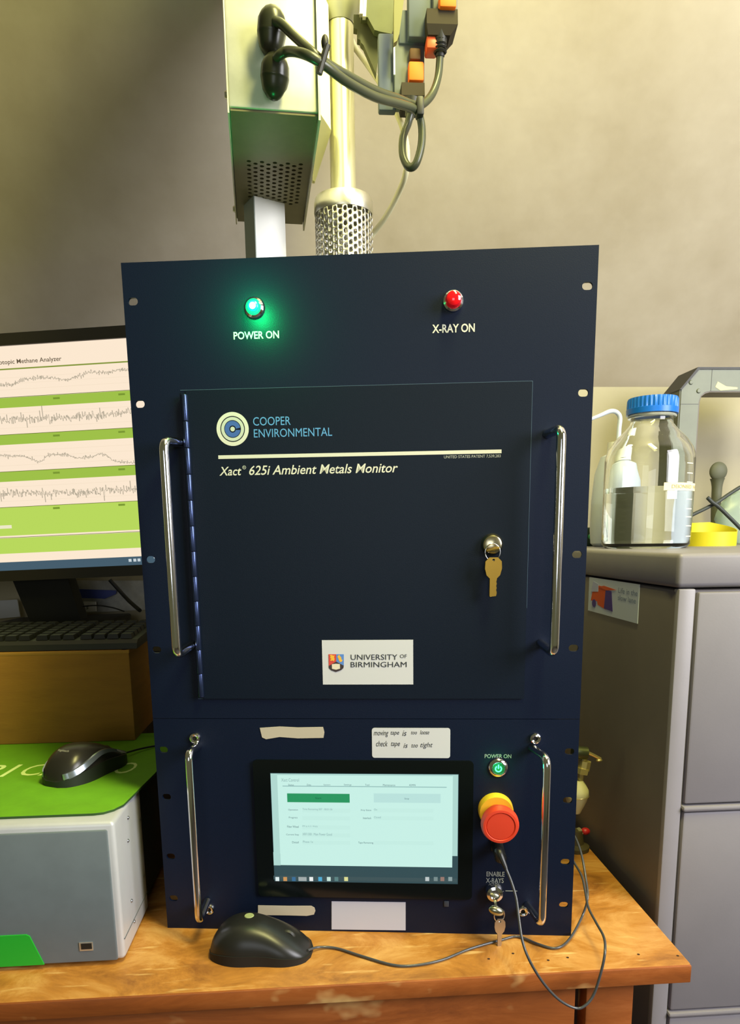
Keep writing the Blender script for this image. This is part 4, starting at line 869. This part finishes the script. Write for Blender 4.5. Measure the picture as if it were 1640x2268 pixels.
cab_('crossing_cable', [W(x, y, 1, .462) for x, y in ((1568, 1102), (1578, 1112), (1592, 1122), (1615, 1144), (1636, 1165), (1665, 1195), (1672, 1212))], .0034, MATS['slate_rubber'], 'dark cable falling to the right, with round tip left of frame centre')
bagp = W(1640, 1140, 1, .54)
bg_ = MB().ball((0, 0, 0), .05, (1.0, .5, 1.0))
for v in bg_.b.verts: v.co += Vector((random.uniform(-1, 1), random.uniform(-1, 1), random.uniform(-1, 1)))*.0025; v.co.z = max(v.co.z, -.047)
bg_.go('clear_bag', mat('pale_green_film', (185, 205, 190), .35, trans=.55)).location = (bagp.x+.004, .54, CZ+.048)
tag(bpy.data.objects['clear_bag'], 'pale green translucent plastic bag at the right behind crossing cables', 'bag')
# small green thing at left behind wash bottle
ge = thing('green_caddy', 'small dark green container half hidden behind the wash bottle', 'container', loc=(W(1300, 1170, 1, .59).x, .59, CZ))
MB().bb(-.02, .020, -.02, .02, 0, .035, bev=.004).go('tub', mat('dark_green_plastic', (40, 60, 45), .4), ge)
MB().ball((.006, -.016, .018), .012, (1, .6, .7)).go('green_cap', mat('mint_green', (70, 180, 110), .3), ge)

# ------------------------------------------------------------ fittings in the gap between instrument and cabinet
ft2 = thing('filter_assembly', 'white filter bowl below brass valve fittings in gap beside cabinet', 'filter', loc=W(1282, 1900, 2, 0)); f0 = Vector((W(1278, 1800, 1, .14).x, .14, 0)); ft2.location = f0
T = lambda x, y, Y=.14: W(x, y, 1, Y)-f0
dk = mat('dark_brass', (205, 190, 120), .35, .7)
p = T(1278, 1755)
zl = [T(1278, y).z for y in (1728, 1742, 1752, 1762, 1800, 1810)]
MB().lathe([(0, zl[4]-.002), (.006, zl[4]), (.0135, zl[3]-.008), (.0165, zl[2]-.004), (.0160, zl[2]+.002), (.013, zl[1]+.001), (.008, zl[0]), (0, zl[0])], (p.x, 0, 0), n=32).go('bowl', mat('cream_bowl', (200, 195, 145), .45), ft2)
MB().lathe([(.0167, zl[2]-.0065), (.0171, zl[2]-.0058), (.0167, zl[2]-.005)], (p.x, 0, 0), n=32).go('bowl_ring', dk, ft2)
b = MB(); b.tube([T(1287, 1730), T(1290, 1700), T(1296, 1670)], .004, n=10, smooth=False); b.tube([T(1293, 1705), T(1297, 1685)], .0085, n=8, smooth=False); b.tube([T(1288, 1712), T(1291, 1700)], .0105, n=6, smooth=False); b.go('valve_stem', dk, ft2)
b = MB(); b.tube([T(1270, 1665), T(1300, 1668)], .009, n=12, smooth=False); b.go('valve_body', mat('dark_bronze', (90, 95, 65), .4, .8), ft2)
b = MB(); b.tube([T(1303, 1667), T(1316, 1673), T(1331, 1681)], .0022, n=8); b.ball(T(1328, 1684), .0032, (1.4, 1, .7)); b.go('valve_lever', mat('pale_brass', (215, 200, 130), .3, .8), ft2)
MB().tube([Vector((p.x-.03, .01, .004)), Vector((p.x-.02, .01, zl[4]*.5)), Vector((p.x-.004, 0, zl[4]))], .005, n=10).go('outlet_hose', rubber, ft2)
rf = thing('red_valve', 'small red knob on a dark fitting low behind the instrument edge', 'valve', loc=(W(1290, 1850, 1, .20).x, .20, 0)); r0_ = rf.location.copy()
T2 = lambda x, y: W(x, y, 1, .20)-r0_
MB().ball(T2(1297, 1841), .0062, (1.15, 1, .85)).go('red_knob', mat('deep_red', (170, 25, 25), .4), rf)
b = MB(); b.tube([T2(1280, 1838), T2(1288, 1846)], .005, n=10, smooth=False); b.go('fitting', mat('pale_fitting', (190, 185, 150), .4, .5), rf)
b = MB(); b.lathe([(.020, 0), (.020, .006), (.012, .010), (.009, .030), (0, .031)], (T2(1276, 1860).x, 0, 0), n=24); b.go('base', mat('dark_olive_plastic', (70, 62, 36), .5), rf)
